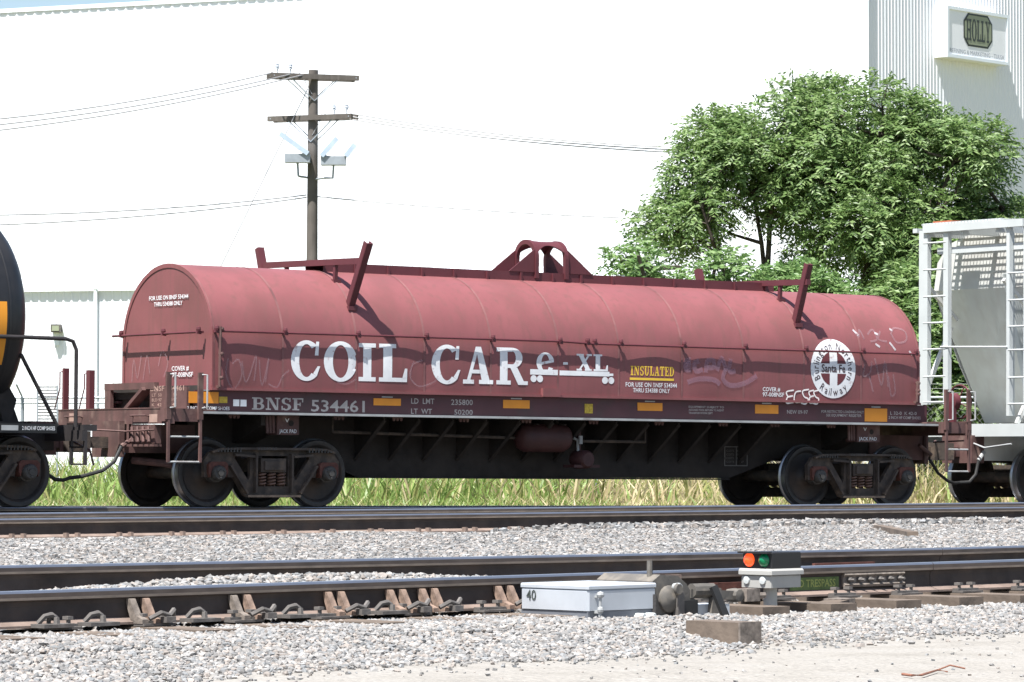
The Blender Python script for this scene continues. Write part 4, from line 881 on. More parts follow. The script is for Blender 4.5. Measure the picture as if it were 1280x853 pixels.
def sad(u, v):
    a = R(18 + 144 * u); x = -.27 + .48 * v; cut = .09 * math.sin(math.pi * v) * (1 if True else 0); aa = a
    lo = R(18 + 30 * math.sin(math.pi * v)); a = lo + (math.pi - 2 * lo) * u; r_ = .262 - .012 * math.sin(math.pi * v); return (x, -r_ * math.cos(a), 3.60 + r_ * math.sin(a))
mb.grid(sad, 20, 10)
mb.grid(lambda u, v: tuple(Vector((sad(u, v)[0], sad(u, v)[1] * .93, 3.60 + (sad(u, v)[2] - 3.60) * .93))), 20, 10); mb.build('saddle', M_GUIDE, lift, True)
for s_ in (-1, 1):
    for x, dx in ((-.331, -.46), (.271, .46)):
        mb = MB(); mb.prism([(x, 3.385), (x + dx, 3.385), (x, 3.72)], 'y', s_ * .238 - .009, s_ * .238 + .009); mb.build('gusset', M_GUIDE, lift)
# side sills and flange
for s_ in (-1, 1):
    mb = MB(); y0, y1 = sorted((s_ * 1.06, s_ * 1.10)); mb.box(-6.58, 6.58, y0, y1, 1.272, ZBm - .013)
    y0, y1 = sorted((s_ * .9, s_ * 1.06)); mb.box(-6.58, 6.58, y0, y1, 1.40, 1.43); sill = mb.build('side_sill', M_SILL, CAR)
    mb = MB(); y0, y1 = sorted((s_ * 1.0, s_ * 1.30)); mb.box(-7.06, 6.80, y0, y1, 1.240, 1.271); mb.build('sill_flange', M_FLANGE, CAR)
    if s_ < 0: near_sill = sill
mb = MB(); mb.box(-6.56, 6.56, -1.055, 1.055, 1.45, 1.545); mb.build('trough_floor', M_UNDER, CAR)
# lettering on the cover
mpC = lambda u, v, e: (u, -(lat(u, v) + .0035 + e), v)
mpS = lambda u, v, e: (u, -(1.1025 + e), v)
mpE = lambda u, v, e: (-CL - .0085 - e, -u, v)
def letter(fn, mt, parent, label=None):
    mb = MB(); fn(mb); return mb.build('lettering', mt, parent, label=label)
for i, (c, a, b) in enumerate((('C', 362, 399), ('O', 403, 445), ('I', 447, 468), ('L', 472, 507), ('C', 538, 574), ('A', 577, 615), ('R', 619, 657))):
    xa, xb = SD(a, 455, -CW)[0], SD(b, 455, -CW)[0]; letter(lambda m_: slab(m_, c, xa, 1.722, .52, xb - xa, mpC), M_WHITE, cover)
def xl(m_):
    X = lambda px: SD(px, 460, -CW)[0]
    slab(m_, 'e', X(669), 1.90, .31, X(692) - X(669), mpC); slab(m_, '-', X(702), 1.95, .22, X(709) - X(702), mpC); slab(m_, 'X', X(719), 1.945, .24, X(738) - X(719), mpC); slab(m_, 'L', X(740), 1.945, .24, X(758) - X(740), mpC)
    for (a, b, z0_, z1_) in ((661, 696, 1.872, 1.948), (698, 760, 1.872, 1.940), (759, 765, 1.88, 1.915)): m_.grid(lambda u, v: mpC(X(a) + (X(b) - X(a)) * u, z0_ + (z1_ - z0_) * v, .0001), 8, 2)
    for px in (665.5, 673.5, 754.5, 762.5):
        c = X(px); m_.grid(lambda u, v: mpC(c + .055 * v * math.cos(6.2832 * u), 1.815 + .05 * v * math.sin(6.2832 * u), .0005), 18, 2)
letter(xl, M_WHITE, cover, 'white e-XL flat car pictogram')
Xc = lambda px: SD(px, 470, -CW)[0]
letter(lambda m_: slab(m_, 'INSULATED', Xc(787), 1.90, .135, Xc(841) - Xc(787), mpC, .12), M_YEL, cover)
letter(lambda m_: m_.grid(lambda u, v: mpC(Xc(786) + (Xc(841) - Xc(786)) * u, 1.832 + .034 * v, 0), 8, 2), M_YEL, cover)
letter(lambda m_: (text(m_, 'FOR USE ON BNSF 534344', Xc(781), 1.735, .062, Xc(845) - Xc(781), mpC, .012), text(m_, 'THRU 534388 ONLY', Xc(790), 1.655, .062, Xc(836) - Xc(790), mpC, .012)), M_WHITE, cover)
letter(lambda m_: (text(m_, 'COVER #', Xc(952), 1.715, .06, Xc(974) - Xc(952), mpC, .014), text(m_, '97-008NSF', Xc(952), 1.637, .062, Xc(979) - Xc(952), mpC, .014)), M_WHITE, cover)
el = SD(1,1,-1)  # noqa
letter(lambda m_: (text(m_, 'FOR USE ON BNSF 534344', -.46, 2.80, .056, 1.02, mpE, .016), text(m_, 'THRU 534388 ONLY', -.33, 2.715, .056, .74, mpE, .016)), M_WHITE, cover)
letter(lambda m_: (text(m_, 'COVER #', .15, 1.83, .062, .44, mpE, .012), text(m_, '97-008NSF', .16, 1.745, .062, .54, mpE, .012)), M_WHITE, cover)
# round emblem, wrapped on the curved skin
LC_, LZ, LR = SD(1040, 460, -CW)[0], 2.078, .447
M_EMBR = mat('emblem_maroon', (.12, .03, .035), .6, 0, .05, 4); M_EMBD = mat('emblem_dark_letters', (.07, .045, .05), .6, 0, .05, 4)
def disc(m_, r0, r1, e, a0=0, a1=360, n=48): m_.grid(lambda u, v: mpC(LC_ + (r0 + (r1 - r0) * v) * math.cos(R(a0 + (a1 - a0) * u)), LZ + (r0 + (r1 - r0) * v) * math.sin(R(a0 + (a1 - a0) * u)), e), n, 6)
mb = MB(); disc(mb, .004, LR, .0012); emb = mb.build('emblem', M_WHITE, cover, label='round white railway emblem with a cross')
mb = MB()
ri = .262
for k in range(4):
    def quad(u, v, k=k):
        t0 = math.asin(.075 / ri); a = t0 + (math.pi / 2 - 2 * t0) * u; px_, pz_ = ri * math.cos(a), ri * math.sin(a); ix, iz = .075, .075
        x_, z_ = ix + (px_ - ix) * v, iz + (pz_ - iz) * v; c_, s_ = ((1, 1), (-1, 1), (-1, -1), (1, -1))[k]; return mpC(LC_ + c_ * x_, LZ + s_ * z_, .0026)
    mb = MB(); mb.grid(quad, 10, 5); mb.build('emblem_quarter', M_EMBR, cover)
mb = MB()
def arc_text(s, r_, a_start, a_end, h, inward=False):
    wid = []
    for c in s: V, F_, a, b = glyphs(c, .0) if c != ' ' else (None, None, 0, .28); wid.append(b - a + .10)
    tot = sum(wid); pos = 0
    for c, wd in zip(s, wid):
        t = (pos + wd / 2) / tot; pos += wd
        if c == ' ': continue
        V, F_, a, b = glyphs(c, .010); ang = R(a_start + (a_end - a_start) * t); k = h / CAP; rot = ang - math.pi / 2 if not inward else ang + math.pi / 2; cr_, sr_ = math.cos(rot), math.sin(rot)
        vs = []
        for x, y in V:
            lx_, ly_ = (x - (a + b) / 2) * k * .78, (y - CAP / 2) * k; vs.append(mpC(LC_ + r_ * math.cos(ang) + lx_ * cr_ - ly_ * sr_, LZ + r_ * math.sin(ang) + lx_ * sr_ + ly_ * cr_, .003))
        mb.add(vs, F_)
arc_text('Burlington Northern', .350, 212, -32, .112); mb.build('emblem_lettering', M_EMBD, cover); mb = MB(); arc_text('Railway', .352, 224, 316, .112, True)
mb.build('emblem_lettering', M_EMBD, cover); mb = MB()
text(mb, 'Santa Fe', LC_ - .235, LZ - .052, .115, .47, lambda a, b, e: mpC(a, b, .0032), .026)
mb.build('emblem_lettering', M_EMBD, cover)
# graffiti
def scribble(name, mt, lines, wd, label=None):
    for i, l in enumerate(lines):
        mb = MB(); stroke(mb, [SD(px, py, -CW) for px, py in l], wd, lambda a, b, e: mpC(a, b, .001 + e), .0005 * (i % 5)); mb.build('graffiti_stroke', mt, cover, label=label)
scribble('graffiti', M_GRAF1, [[(991, 488), (982, 490), (984, 496), (990, 495), (983, 497), (982, 504), (991, 503)], [(1000, 489), (993, 491), (992, 502), (1000, 503)], [(1010, 487), (1002, 489), (1004, 496), (1009, 499), (1006, 505), (1000, 504)], [(1016, 488), (1010, 490), (1012, 496), (1016, 495), (1011, 497), (1011, 504), (1017, 503)], [(1022, 488), (1016, 490), (1018, 496), (1022, 499), (1020, 505), (1014, 504)]], .022, 'white scrawled graffiti letters ECSES')
scribble('graffiti', M_GRAF3, [[(862, 450), (856, 452), (856, 462), (862, 462)], [(856, 456), (862, 455)], [(872, 451), (866, 455), (868, 464), (876, 462)], [(880, 466), (882, 452), (889, 451), (890, 459), (882, 460)], [(894, 464), (900, 448), (906, 464)], [(912, 449), (910, 464), (918, 464)], [(858, 478), (872, 474), (890, 475), (898, 481)], [(905, 462), (902, 474), (912, 482), (930, 479), (944, 470)]], .075, 'faded lilac graffiti scrawl')
scribble('graffiti', M_GRAF2, [[(283, 448), (281, 468), (290, 486), (300, 470), (296, 450), (288, 455)], [(300, 452), (306, 478), (318, 445), (316, 476)], [(322, 450), (326, 482), (334, 448), (330, 478)], [(334, 480), (345, 484), (352, 470), (360, 463)], [(515, 452), (510, 470), (522, 483), (540, 478), (546, 470)], [(530, 450), (514, 456), (511, 472)], [(420, 478), (432, 480), (444, 474)]], .022, 'faint chalky scribbles')
scribble('graffiti', M_GRAF2, [[(1072, 415), (1076, 421), (1079, 412), (1082, 424)], [(1088, 418), (1096, 412), (1098, 424), (1089, 427)], [(1105, 414), (1100, 424), (1110, 427)], [(1118, 418), (1122, 428), (1134, 426), (1136, 414), (1124, 410), (1117, 418)], [(1080, 455), (1078, 470), (1086, 466), (1088, 452)], [(1092, 448), (1100, 482), (1104, 452), (1108, 484)], [(1085, 470), (1090, 490)], [(1108, 470), (1112, 494), (1117, 490), (1114, 468)]], .03, 'faint silver paint scribbles')
scribble('graffiti', M_DAB, [[(1071, 412), (1076, 419)], [(1095, 430), (1100, 434)], [(1113, 428), (1119, 438)], [(1136, 439), (1139, 444)], [(1097, 416), (1101, 418)], [(1118, 411), (1121, 413)]], .035, 'small silver paint dabs')
mb = MB()
for l in ([(-.9, 1.7), (-.85, 2.0), (-.75, 1.75), (-.65, 2.05)], [(-.6, 1.72), (-.5, 2.05), (-.42, 1.8)], [(-.2, 1.9), (-.1, 2.1), (0.05, 1.95), (-.05, 1.75)]): mb = MB(); stroke(mb, l, .02, mpE); mb.build('graffiti_stroke', M_GRAF2, cover)
# sill lettering and reflectors
def sill_box(name, mt, a, b, th=.006):
    x0, z1 = SD(a[0], a[1], -1.1); x1, z0 = SD(b[0], b[1], -1.1); mb = MB(); mb.box(x0, x1, -1.1 - th, -1.098, z0, z1); return mb.build(name, mt, near_sill)
for a, b in (((466, 498), (500, 507.5)), ((628, 500), (661, 511)), ((796, 503.5), (827, 514)), ((943, 506), (972, 517.5)), ((1080, 510.5), (1108, 527.5)), ((235, 489.5), (272, 504.5))):
    sill_box('reflector', M_ORANGE, a, b); m_ = ((a[0] * .7 + b[0] * .3, a[1] - 2.4), (a[0] * .3 + b[0] * .7, a[1] - .6)); sill_box('reflector_clip', M_FLANGE, *m_)
sill_box('placard', M_YELPL, (730, 505), (740, 517)); sill_box('placard', M_YELPL, (273, 496), (283, 504)); sill_box('placard', M_WHITE, (290.5, 499.5), (298, 508)); sill_box('placard', M_WHITE, (299.5, 499.8), (307, 508.3))
XS = lambda px: SD(px, 508, -1.1)[0]
letter(lambda m_: slab(m_, 'BNSF', XS(314), 1.308, .165, XS(378) - XS(314), mpS, .08), M_DWHITE, near_sill)
letter(lambda m_: text(m_, '534461', XS(388), 1.300, .155, XS(455) - XS(388), mpS, .014), M_DWHITE, near_sill)
def small(lines, mt=M_DWHITE):
    for s, px0_, px1_, z, h in lines: mb = MB(); text(mb, s, XS(px0_), z, h, XS(px1_) - XS(px0_), mpS, .010); mb.build('lettering', mt, near_sill)
small([('LD  LMT', 513, 542, 1.43, .075), ('235800', 563, 590, 1.425, .075), ('LT  WT', 513, 539, 1.29, .072), ('50200', 567, 590, 1.287, .072)])
small([('2 INCH HF COMP SHOES', 233, 286, 1.295, .045)], M_WHITE)
small([('EQUIPMENT SUBJECT TO', 860, 904, 1.45, .028), ('ASSIGNED POOL RETURN TO AGENT', 860, 904, 1.405, .028), ('TRANSPORTATION DEPT', 860, 890, 1.36, .028)])
small([('NEW 09-97', 983, 1009, 1.39, .055), ('FOR RESTRICTED LOADING ONLY', 1026, 1079, 1.415, .038), ('SEE EQUIPMENT REGISTER', 1032, 1076, 1.36, .038), ('L 32-0  K 42-0', 1112, 1145, 1.405, .048), ('2 INCH HF COMP SHOES', 1110, 1150, 1.34, .042)])
# underframe
mb = MB(); prof = [(-4.6, .80), (-3.85, .60), (-3.75, .52), (-3.45, .41), (3.28, .42), (3.55, .50), (4.5, .80), (6.2, .80), (6.2, 1.235), (-6.2, 1.235), (-6.2, .80)]
mb.prism(prof, 'y', -.30, -.285); mb.prism(prof, 'y', .285, .30); mb.box(-3.45, 3.28, -.34, .34, .395, .415); mb.box(-6.2, 6.2, -.284, .284, 1.20, 1.232); mb.build('centre_sill', M_UNDER, CAR)
mb = MB(); mb.box(-3.4, 3.2, -.312, -.301, .70, .735); mb.build('sill_rib', M_UNDER, CAR)
for k in range(-9, 10):
    x = k * .58
    if abs(x) < 4.0:
        for s_ in (-1, 1):
            mb = MB(); mb.prism([(s_ * 1.02, 1.235), (s_ * 1.02, 1.17), (s_ * .305, .70), (s_ * .305, .62), (s_ * .305, 1.235)], 'x', x - .012, x + .012); mb.bar((x, s_ * 1.02, 1.19), (x, s_ * .31, .66), .06, .016); mb.build('crossbearer', M_UNDER, CAR)
for px in (289, 420, 493, 576, 654, 738, 820, 900, 965, 1035):
    x = SD(px, 520, -1.05)[0]; mb = MB(); [mb.prism([(x + d_ - .03, 1.238), (x + d_ + .03, 1.238), (x + d_ + .012, 1.185), (x + d_ - .012, 1.185)], 'y', -1.12, -1.10) for d_ in (-.06, 0, .06)]; mb.build('drain_tab', M_BROWN, CAR)
for s_ in (-1, 1):
    for xx in (-5.3083, 5.3083):
        mb = MB(); y0, y1 = sorted((s_ * .30, s_ * 1.02)); mb.prism([(s_ * .3, .86), (s_ * 1.02, 1.10), (s_ * 1.02, 1.238), (s_ * .3, 1.238)], 'x', xx - .18, xx + .18); mb.build('body_bolster', M_UNDER, CAR)
for a, b in (((345, 521), (372, 544)), ((1070, 533), (1098, 553))):
    x0, z1 = SD(a[0], a[1], -1.04); x1, z0 = SD(b[0], b[1], -1.04); mb = MB(); mb.box(x0, x1, -1.06, -.8, z0, 1.238); mb.box(x0 + (x1 - x0) * .52, x0 + (x1 - x0) * .75, -1.062, -1.0605, z0 + .12, z0 + .19); jp = mb.build('jacking_pad', M_BROWN, CAR)
    mb = MB(); text(mb, 'JACK PAD', x0 + .03, z0 + .025, .05, (x1 - x0) * .8, lambda u, v, e: (u, -1.063, v), .01); mb.build('lettering', M_WHITE, jp); mb = MB(); text(mb, 'V', x0 + .12, z0 + .17, .05, .07, lambda u, v, e: (u, -1.063, v), .02); mb.build('lettering', M_WHITE, jp)
    mb = MB(); mb.tube([(x0 + (x1 - x0) * .63, -1.066, z0 + .155), (x0 + (x1 - x0) * .63, -1.0625, z0 + .155)], .04, 12); mb.build('pad_hole', M_UNDER, jp)
    for k in range(3): mb = MB(); mb.bar((x0 - .04 - k * .05, -1.03, z0 + .02), (x0 - .10 + k * 0 - k * .05 + .05, -1.03, 1.235), .02, .035); mb.build('pad_gusset', M_BROWN, jp)
# brake gear
x0, x1 = SD(647, 548, -.78)[0], SD(709, 548, -.78)[0]
mb = MB(); rr = .205; mb.lathe([(0, x0 - .01), (.10, x0), (.17, x0 + .04), (rr, x0 + .11), (rr, x1 - .11), (.17, x1 - .04), (.10, x1), (0, x1 + .01)], (0, -.78, .985), 'x', 24); mb.build('air_reservoir', M_RED, CAR, True)
for xx in (x0 + .2, x1 - .2): mb = MB(); mb.box(xx - .02, xx + .02, -.80, -.74, 1.17, 1.24); mb.box(xx - .02, xx + .02, -.99, -.57, 1.165, 1.18); mb.build('reservoir_strap', M_UNDER, CAR)
mb = MB(); mb.tube([(-.02, -.78, .985), (.04, -.80, .96), (.05, -.8, .80)], .022, 8); mb.tube([(.05, -.86, .90), (.05, -.86, 1.02)], .03, 8); mb.build('air_pipe', M_FLANGE, CAR, True)
xa, za = SD(710, 565, -.82); xb, zb = SD(742, 584, -.82)
mb = MB(); mb.lathe([(0, -1.0), (.10, -1.0), (.13, -.96), (.14, -.72), (.10, -.66), (0, -.66)], ((xa + xb) / 2, 0, (za + zb) / 2), 'y', 18); mb.box(xa, xb, -.96, -.70, zb - .01, zb + .03); mb.tube([((xa + xb) / 2, -.75, za), ((xa + xb) / 2, -.75, 1.24)], .04, 8); mb.build('brake_cylinder', M_RED, CAR, True)
for (p, q_, z) in ((415, 646, .98), (716, 806, .945)):
    a = SD(p, 550, -.7)[0]; b = SD(q_, 550, -.7)[0]; mb = MB(); mb.tube([(a, -.7, z + (.05 if p < 500 else 0)), (b, -.7, z)], .022, 8); mb.tube([(b, -.7, z), (b, -.7, 1.24)], .014, 6); mb.tube([(a, -.7, z + (.05 if p < 500 else 0)), (a, -.7, 1.24)], .014, 6); mb.build('brake_rod', M_TRUCK, CAR, True)
# stencilled boxes on the centre sill
sx0, sz1 = SD(905, 558, -.301); sx1, sz0 = SD(934, 583, -.301); mb = MB(); t_ = .014
M_STEN = mat('stencil_grey', (.16, .15, .14), .8, 0, .2, 8)
for (a, b, c_, d_) in ((sx0, sz0, sx1, sz0 + t_), (sx0, sz1 - t_, sx1, sz1), (sx0, sz0 + t_, sx0 + t_, sz1 - t_), (sx1 - t_, sz0 + t_, sx1, sz1 - t_), ((sx0 + sx1) / 2, sz0 + t_, (sx0 + sx1) / 2 + t_, sz1 - t_)): mb.box(a, c_, -.3035, -.3005, b, d_)
for k in range(4): text(mb, 'COTS', sx0 + .04, sz0 + .05 + k * .055, .03, .15, lambda u, v, e: (u, -.303, v), 0); text(mb, '09-97', sx0 + .24, sz0 + .05 + k * .055, .03, .14, lambda u, v, e: (u, -.303, v), 0)
mb.build('stencil', M_STEN, CAR)
for lx in (-5.3083, 5.3083): truck(CAR, lx, 0)
# end platforms
EX = 7.2
for s_ in (-1, 1):
    mb = MB(); x0, x1 = sorted((s_ * EX, s_ * (EX - .10))); mb.box(x0, x1, -1.44, 1.46, 1.10, 1.30); mb.box(x0 - .006, x1 + .006, -1.45, 1.47, 1.298, 1.314); eb = mb.build('end_beam', M_BROWN, CAR)
    mb = MB(); x0, x1 = sorted((s_ * (EX - .10), s_ * 6.40)); mb.box(x0, x1, -1.30, 1.30, 1.275, 1.296); mb.build('platform', M_BROWN, CAR)
    for yy in (-.75, 1.0):
        mb = MB(); xo = s_ * (EX + .05); mb.tube([(s_ * EX, yy - .2, 1.2), (xo, yy - .2, 1.21), (xo, yy + .2, 1.21), (s_ * EX, yy + .2, 1.2)], .011, 6); mb.build('grab_iron', M_BROWN, CAR)
    # draft gear, coupler
    mb = MB(); a, b = sorted((s_ * 6.1, s_ * (EX + .02))); mb.box(a, b, -.32, .32, .72, 1.10); a, b = sorted((s_ * (EX + .02), s_ * (EX + .10))); mb.box(a, b, -.36, .36, .66, 1.14); mb.build('striker', M_BROWN, CAR)
    mb = MB(); a, b = sorted((s_ * (EX + .1), s_ * (EX + .45))); mb.box(a, b, -.075, .075, .78, .93); a, b = sorted((s_ * (EX + .42), s_ * (EX + .72))); mb.box(a, b, -.16, .10, .72, 1.0); mb.prism([(s_ * (EX + .5), -.16), (s_ * (EX + .78), -.22), (s_ * (EX + .80), -.08), (s_ * (EX + .6), -.04)], 'z', .73, .99); mb.build('coupler', M_TRUCK, CAR)
    mb = MB(); mb.tube([(s_ * (EX + .06), -1.2, 1.02), (s_ * (EX + .08), -.5, 1.0), (s_ * (EX + .5), -.1, 1.03)], .014, 6); mb.build('uncoupling_lever', M_BROWN, CAR, True)
# trough end frame on the open (left) end
fx = -6.62
def en(px, py): return EN(px, py, fx)
mb = MB(); a = en(134, 480); b = en(178, 487); c_ = en(134, 513); mb.box(fx - .05, fx, en(141, 500)[0], a[0], 1.30, a[1]); mb.box(fx - .052, fx + .02, -.2, a[0] + .01, b[1], a[1]); d0, d1 = en(185, 486), en(163, 512); mb.bar((fx - .03, d0[0], d0[1]), (fx - .03, d1[0], d1[1]), .05, .16, up=(1, 0, 0)); mb.build('end_frame', M_BROWN, CAR)
mb = MB(); mb.box(fx + .10, fx + .14, -1.1, 1.32, 1.30, 1.62); mb.build('end_bulkhead', M_UNDER, CAR)
mb = MB(); p0, p1 = en(190, 483), en(236, 511); mb.box(fx - .045, fx + .0, max(p1[0], -1.22), p0[0], 1.30, 1.60); epl = mb.build('end_plate', M_BROWN, CAR)
mpP = lambda u, v, e: (fx - .0475, -u, v)
mb = MB(); u0 = -p0[0]; text(mb, 'BNSF 534461', u0 + .02, 1.55, .07, .86, mpP, .010); mb.build('lettering', M_TAN, epl)
for k, s in enumerate(('LT  50', 'BLD 97', 'K  42')): 
    for uu in (.06, .45): mb = MB(); text(mb, s, u0 + uu, 1.475 - k * .065, .042, .25, mpP, .006); mb.build('lettering', M_TAN, epl)
for (a, b) in (((86, 517), (95, 527)), ((186, 518), (196, 528))):
    p0_, p1_ = EN(a[0], a[1], -EX), EN(b[0], b[1], -EX); mb = MB(); mb.box(-EX - .003, -EX - .001, p1_[0], p0_[0], p1_[1], p0_[1]); mb.build('faded_reflector', M_TAN, CAR)
for px, top in ((70, 461), (112, 463)):
    yy, zz = EN(px, top, -7.1); yy = min(yy, 1.44); mb = MB(); mb.box(-7.14, -7.06, yy - .05 * (1 if px > 100 else .5), yy + .05 * (1 if px > 100 else .5), 1.31, zz); mb.tube([(-7.1, yy + .05, zz - .04), (-7.1, yy + .16, zz - .05), (-7.1, yy + .16, 1.9 - .3), (-7.1, yy + .3, 1.32)], .010, 6); mb.build('stanchion', M_GUIDE, CAR)
# corner ladders
def corner_ladder(pxs, ytop, ybot, rungs, hh):
    L_ = part('corner_ladder', CAR)
    xs_ = [SD(p, 540, -1.44)[0] for p in pxs]
    zt_, zb_ = SD(pxs[0], ytop, -1.44)[1], SD(pxs[0], ybot, -1.44)[1]
    for x in xs_: mb = MB(); mb.box(x - .035, x + .035, -1.45, -1.41, zt_ - .62, zt_); mb.box(x - .018, x + .018, -1.448, -1.415, zb_, zt_ - .6); mb.build('stile', M_BROWN, L_)
    for ry in rungs:
        z = SD(pxs[0], ry, -1.44)[1]; mb = MB(); mb.tube([(xs_[0], -1.43, z), (xs_[1], -1.43, z)], .014, 8); mb.build('rung', M_FLANGE, L_)
    for x in xs_:
        mb = MB(); mb.tube([(x + .02, -1.44, zt_ - .03), (x + .05, -1.52, zt_ - .03), (x + .05, -1.52, zt_ - .46), (x + .02, -1.44, zt_ - .47)], .013, 8); mb.build('handhold', M_FLANGE, L_)
    mb = MB(); mb.box(xs_[0] - .04, xs_[1] + .04, -1.41, -1.29, 1.13, 1.30); mb.build('step_bracket', M_BROWN, L_)
corner_ladder((210, 250), 465, 578, (546, 577.5), 0)
corner_ladder((1183, 1211), 487, 590, (562, 589.5), 0)
# hand brake at the far end
mb = MB(); bx, bz = 7.12, 1.62; mb.lathe([(0, bx + .07), (.03, bx + .07), (.035, bx + .02), (.13, bx + .01), (.14, bx), (.13, bx - .1), (0, bx - .12)], (0, -1.15, bz), 'x', 18); mb.box(bx - .12, bx - .06, -1.25, -1.05, 1.30, bz); mb.build('hand_brake_housing', M_GUIDE, CAR, True)
mb = MB(); mb.tube([(bx + .10, -1.15 + .26 * math.cos(a), bz + .26 * math.sin(a)) for a in np.linspace(0, 2 * math.pi, 25)], .014, 6)
for k in range(4): a = k * math.pi / 2 + .4; mb.tube([(bx + .06, -1.15, bz), (bx + .10, -1.15 + .26 * math.cos(a), bz + .26 * math.sin(a))], .010, 5)
mb.build('hand_brake_wheel', M_GUIDE, CAR, True)
# air hoses at the ends
def hose(parent, pts): mb = MB(); mb.tube(pts, .026, 8); mb.build('air_hose', M_RUBBER, parent, True)
hose(CAR, [(-7.3, -.42, .80), (-7.42, -.44, .60), (-7.6, -.45, .48), (-7.9, -.42, .40), (-8.05, -.36, .38)])
hose(CAR, [(7.3, -.40, .72), (7.45, -.42, .52), (7.65, -.42, .40), (7.85, -.36, .36), (8.02, -.3, .37)])
for s_ in (-1, 1): mb = MB(); mb.tube([(s_ * 7.05, -.42, .95), (s_ * 7.3, -.42, .80)], .035, 8); mb.tube([(s_ * 7.2, -.42, .84), (s_ * 7.2, -.42, 1.12)], .02, 6); mb.build('angle_cock', M_BROWN, CAR)
# spring-shaped striker carrier and release rigging under the left beam
mb = MB()
for k in range(4): mb.tube([(-7.22, -.55 - k * .14, 1.06), (-7.25, -.62 - k * .14, .86)], .022, 6)
mb.box(-7.24, -7.12, -1.15, -.45, .80, .83); mb.box(-7.20, -7.10, -1.1, -.5, .84, 1.09); mb.build('poling_bracket', M_BROWN, CAR)
mb = MB(); mb.tube([(-7.0, -.2, .62), (-6.7, -.55, .58), (-6.45, -.6, .52), (-6.2, -.62, .50)], .05, 8); mb.build('brake_lever', M_BROWN, CAR, True)

# ---------------------------------------------------------------- tank car
TL = -9.45; tb_lx = -10.0
TANK = car_root('tank_car', 'black tank car end with an amber stripe and bent handrail', 'freight car', tb_lx); OFF = Vector((tb_lx, 0, 0))
TR, TZ = 1.40, 2.43
pf = [(0, TL + .50)] + [(TR * math.sin(a), TL + .50 * math.cos(a)) for a in np.linspace(.12, math.pi / 2, 12)] + [(TR, TL - .05), (TR, -20.0), (TR * .7, -20.35), (0, -20.5)]
mb = MB(); mb.lathe(pf, (0, 0, TZ), 'x', 64); tnk = mb.build('tank', M_BLACK, TANK, True)
mb = MB(); mb.lathe([(TR + .004, TL - .04), (TR + .010, TL - .06), (TR + .004, TL - .08)], (0, 0, TZ), 'x', 64); mb.build('weld_seam', M_BLACK, tnk, True)
zs0, zs1 = 1.82, 2.62
mb = MB(); a0, a1 = math.asin((zs0 - TZ) / TR), math.asin((zs1 - TZ) / TR); mb.grid(lambda u, v: (TL - .12 - 2.2 * u, -(TR + .004) * math.cos(a0 + (a1 - a0) * v), TZ + (TR + .004) * math.sin(a0 + (a1 - a0) * v)), 6, 10); mb.build('amber_stripe', M_AMBER, tnk, True)
mb = MB(); mb.box(-20, -8.30, -.38, .38, .74, 1.08); mb.box(-10.0, -9.2, -1.2, 1.2, .98, 1.10); mb.build('stub_sill', M_UNDER, TANK)
mb = MB(); mb.prism([(-10.3, 1.08), (-9.1, 1.08), (-9.3, 1.55), (-10.2, 1.55)], 'y', -.9, .9); mb.prism([(-9.40, 1.10), (-9.28, 1.10), (-9.20, 1.38), (-9.32, 1.56), (-9.5, 1.5)], 'y', -1.0, -.96); mb.build('saddle', M_UNDER, TANK)
mb = MB(); sxa = SD(70, 536, -1.35)[0]; mb.box(-12.4, sxa, -1.36, -1.30, .955, 1.075); mb.box(-12.4, sxa, -1.30, -.38, 1.04, 1.07); sd_ = mb.build('side_beam', M_BLACK, TANK)
mb = MB(); text(mb, '2 INCH HF COMP SHOES', SD(27, 536, -1.36)[0], .992, .05, SD(68, 536, -1.36)[0] - SD(27, 536, -1.36)[0], lambda u, v, e: (u, -1.3625, v), .012); mb.build('lettering', M_WHITE, sd_)
mb = MB(); mb.box(SD(1, 536, -1.36)[0], SD(22, 536, -1.36)[0], -1.364, -1.361, .985, 1.05); mb.build('reflector', M_FLANGE, sd_)
mb = MB(); mb.box(-8.42, -8.22, -1.36, 1.36, .99, 1.07); mb.box(-8.44, -8.40, -1.36, 1.36, .86, 1.0); mb.build('end_walk', M_DARKPIPE, TANK)
hx = SD(94, 480, -1.28)[0]; hz = SD(90, 424, -1.28)[1]; hl = SD(25, 424, -1.28)[0]
mb = MB(); mb.tube([(hl - 2, -1.45, hz), (hl, -1.40, hz), (hx - .16, -1.28, hz), (hx - .05, -1.28, hz - .03), (hx, -1.28, hz - .14), (hx, -1.28, 1.04)], .026, 8); mb.build('handrail', M_DARKPIPE, TANK, True)
ex_, ez_ = SD(28, 448, -1.2); mb = MB(); mb.tube([(ex_ - .05, -1.22, ez_ + .05), (SD(70, 535, -1.2)[0], -1.22, 1.05)], .026, 8); mb.build('handrail_brace', M_DARKPIPE, TANK, True)
mb = MB(); mb.box(-8.40, -8.36, -1.36, -1.32, .55, .99); mb.box(-8.40, -8.36, -1.0, -.96, .55, .99)
for z in (.56, .78): mb.tube([(-8.38, -1.34, z), (-8.38, -.98, z)], .013, 6)
mb.build('step', M_DARKPIPE, TANK)
mb = MB(); mb.box(-8.62, -8.24, -.34, .34, .68, 1.12); mb.box(-8.3, -7.98, -.08, .08, .78, .93); mb.box(-8.05, -7.83, -.10, .16, .72, 1.0); mb.build('coupler', M_BROWN, TANK)
mb = MB(); mb.tube([(-8.22, 1.1, .92), (-8.20, .3, .9), (-8.18, -.2, .98), (-8.2, -1.15, .74), (-8.2, -1.25, .55)], .016, 6); mb.build('uncoupling_lever', M_BROWN, TANK, True)
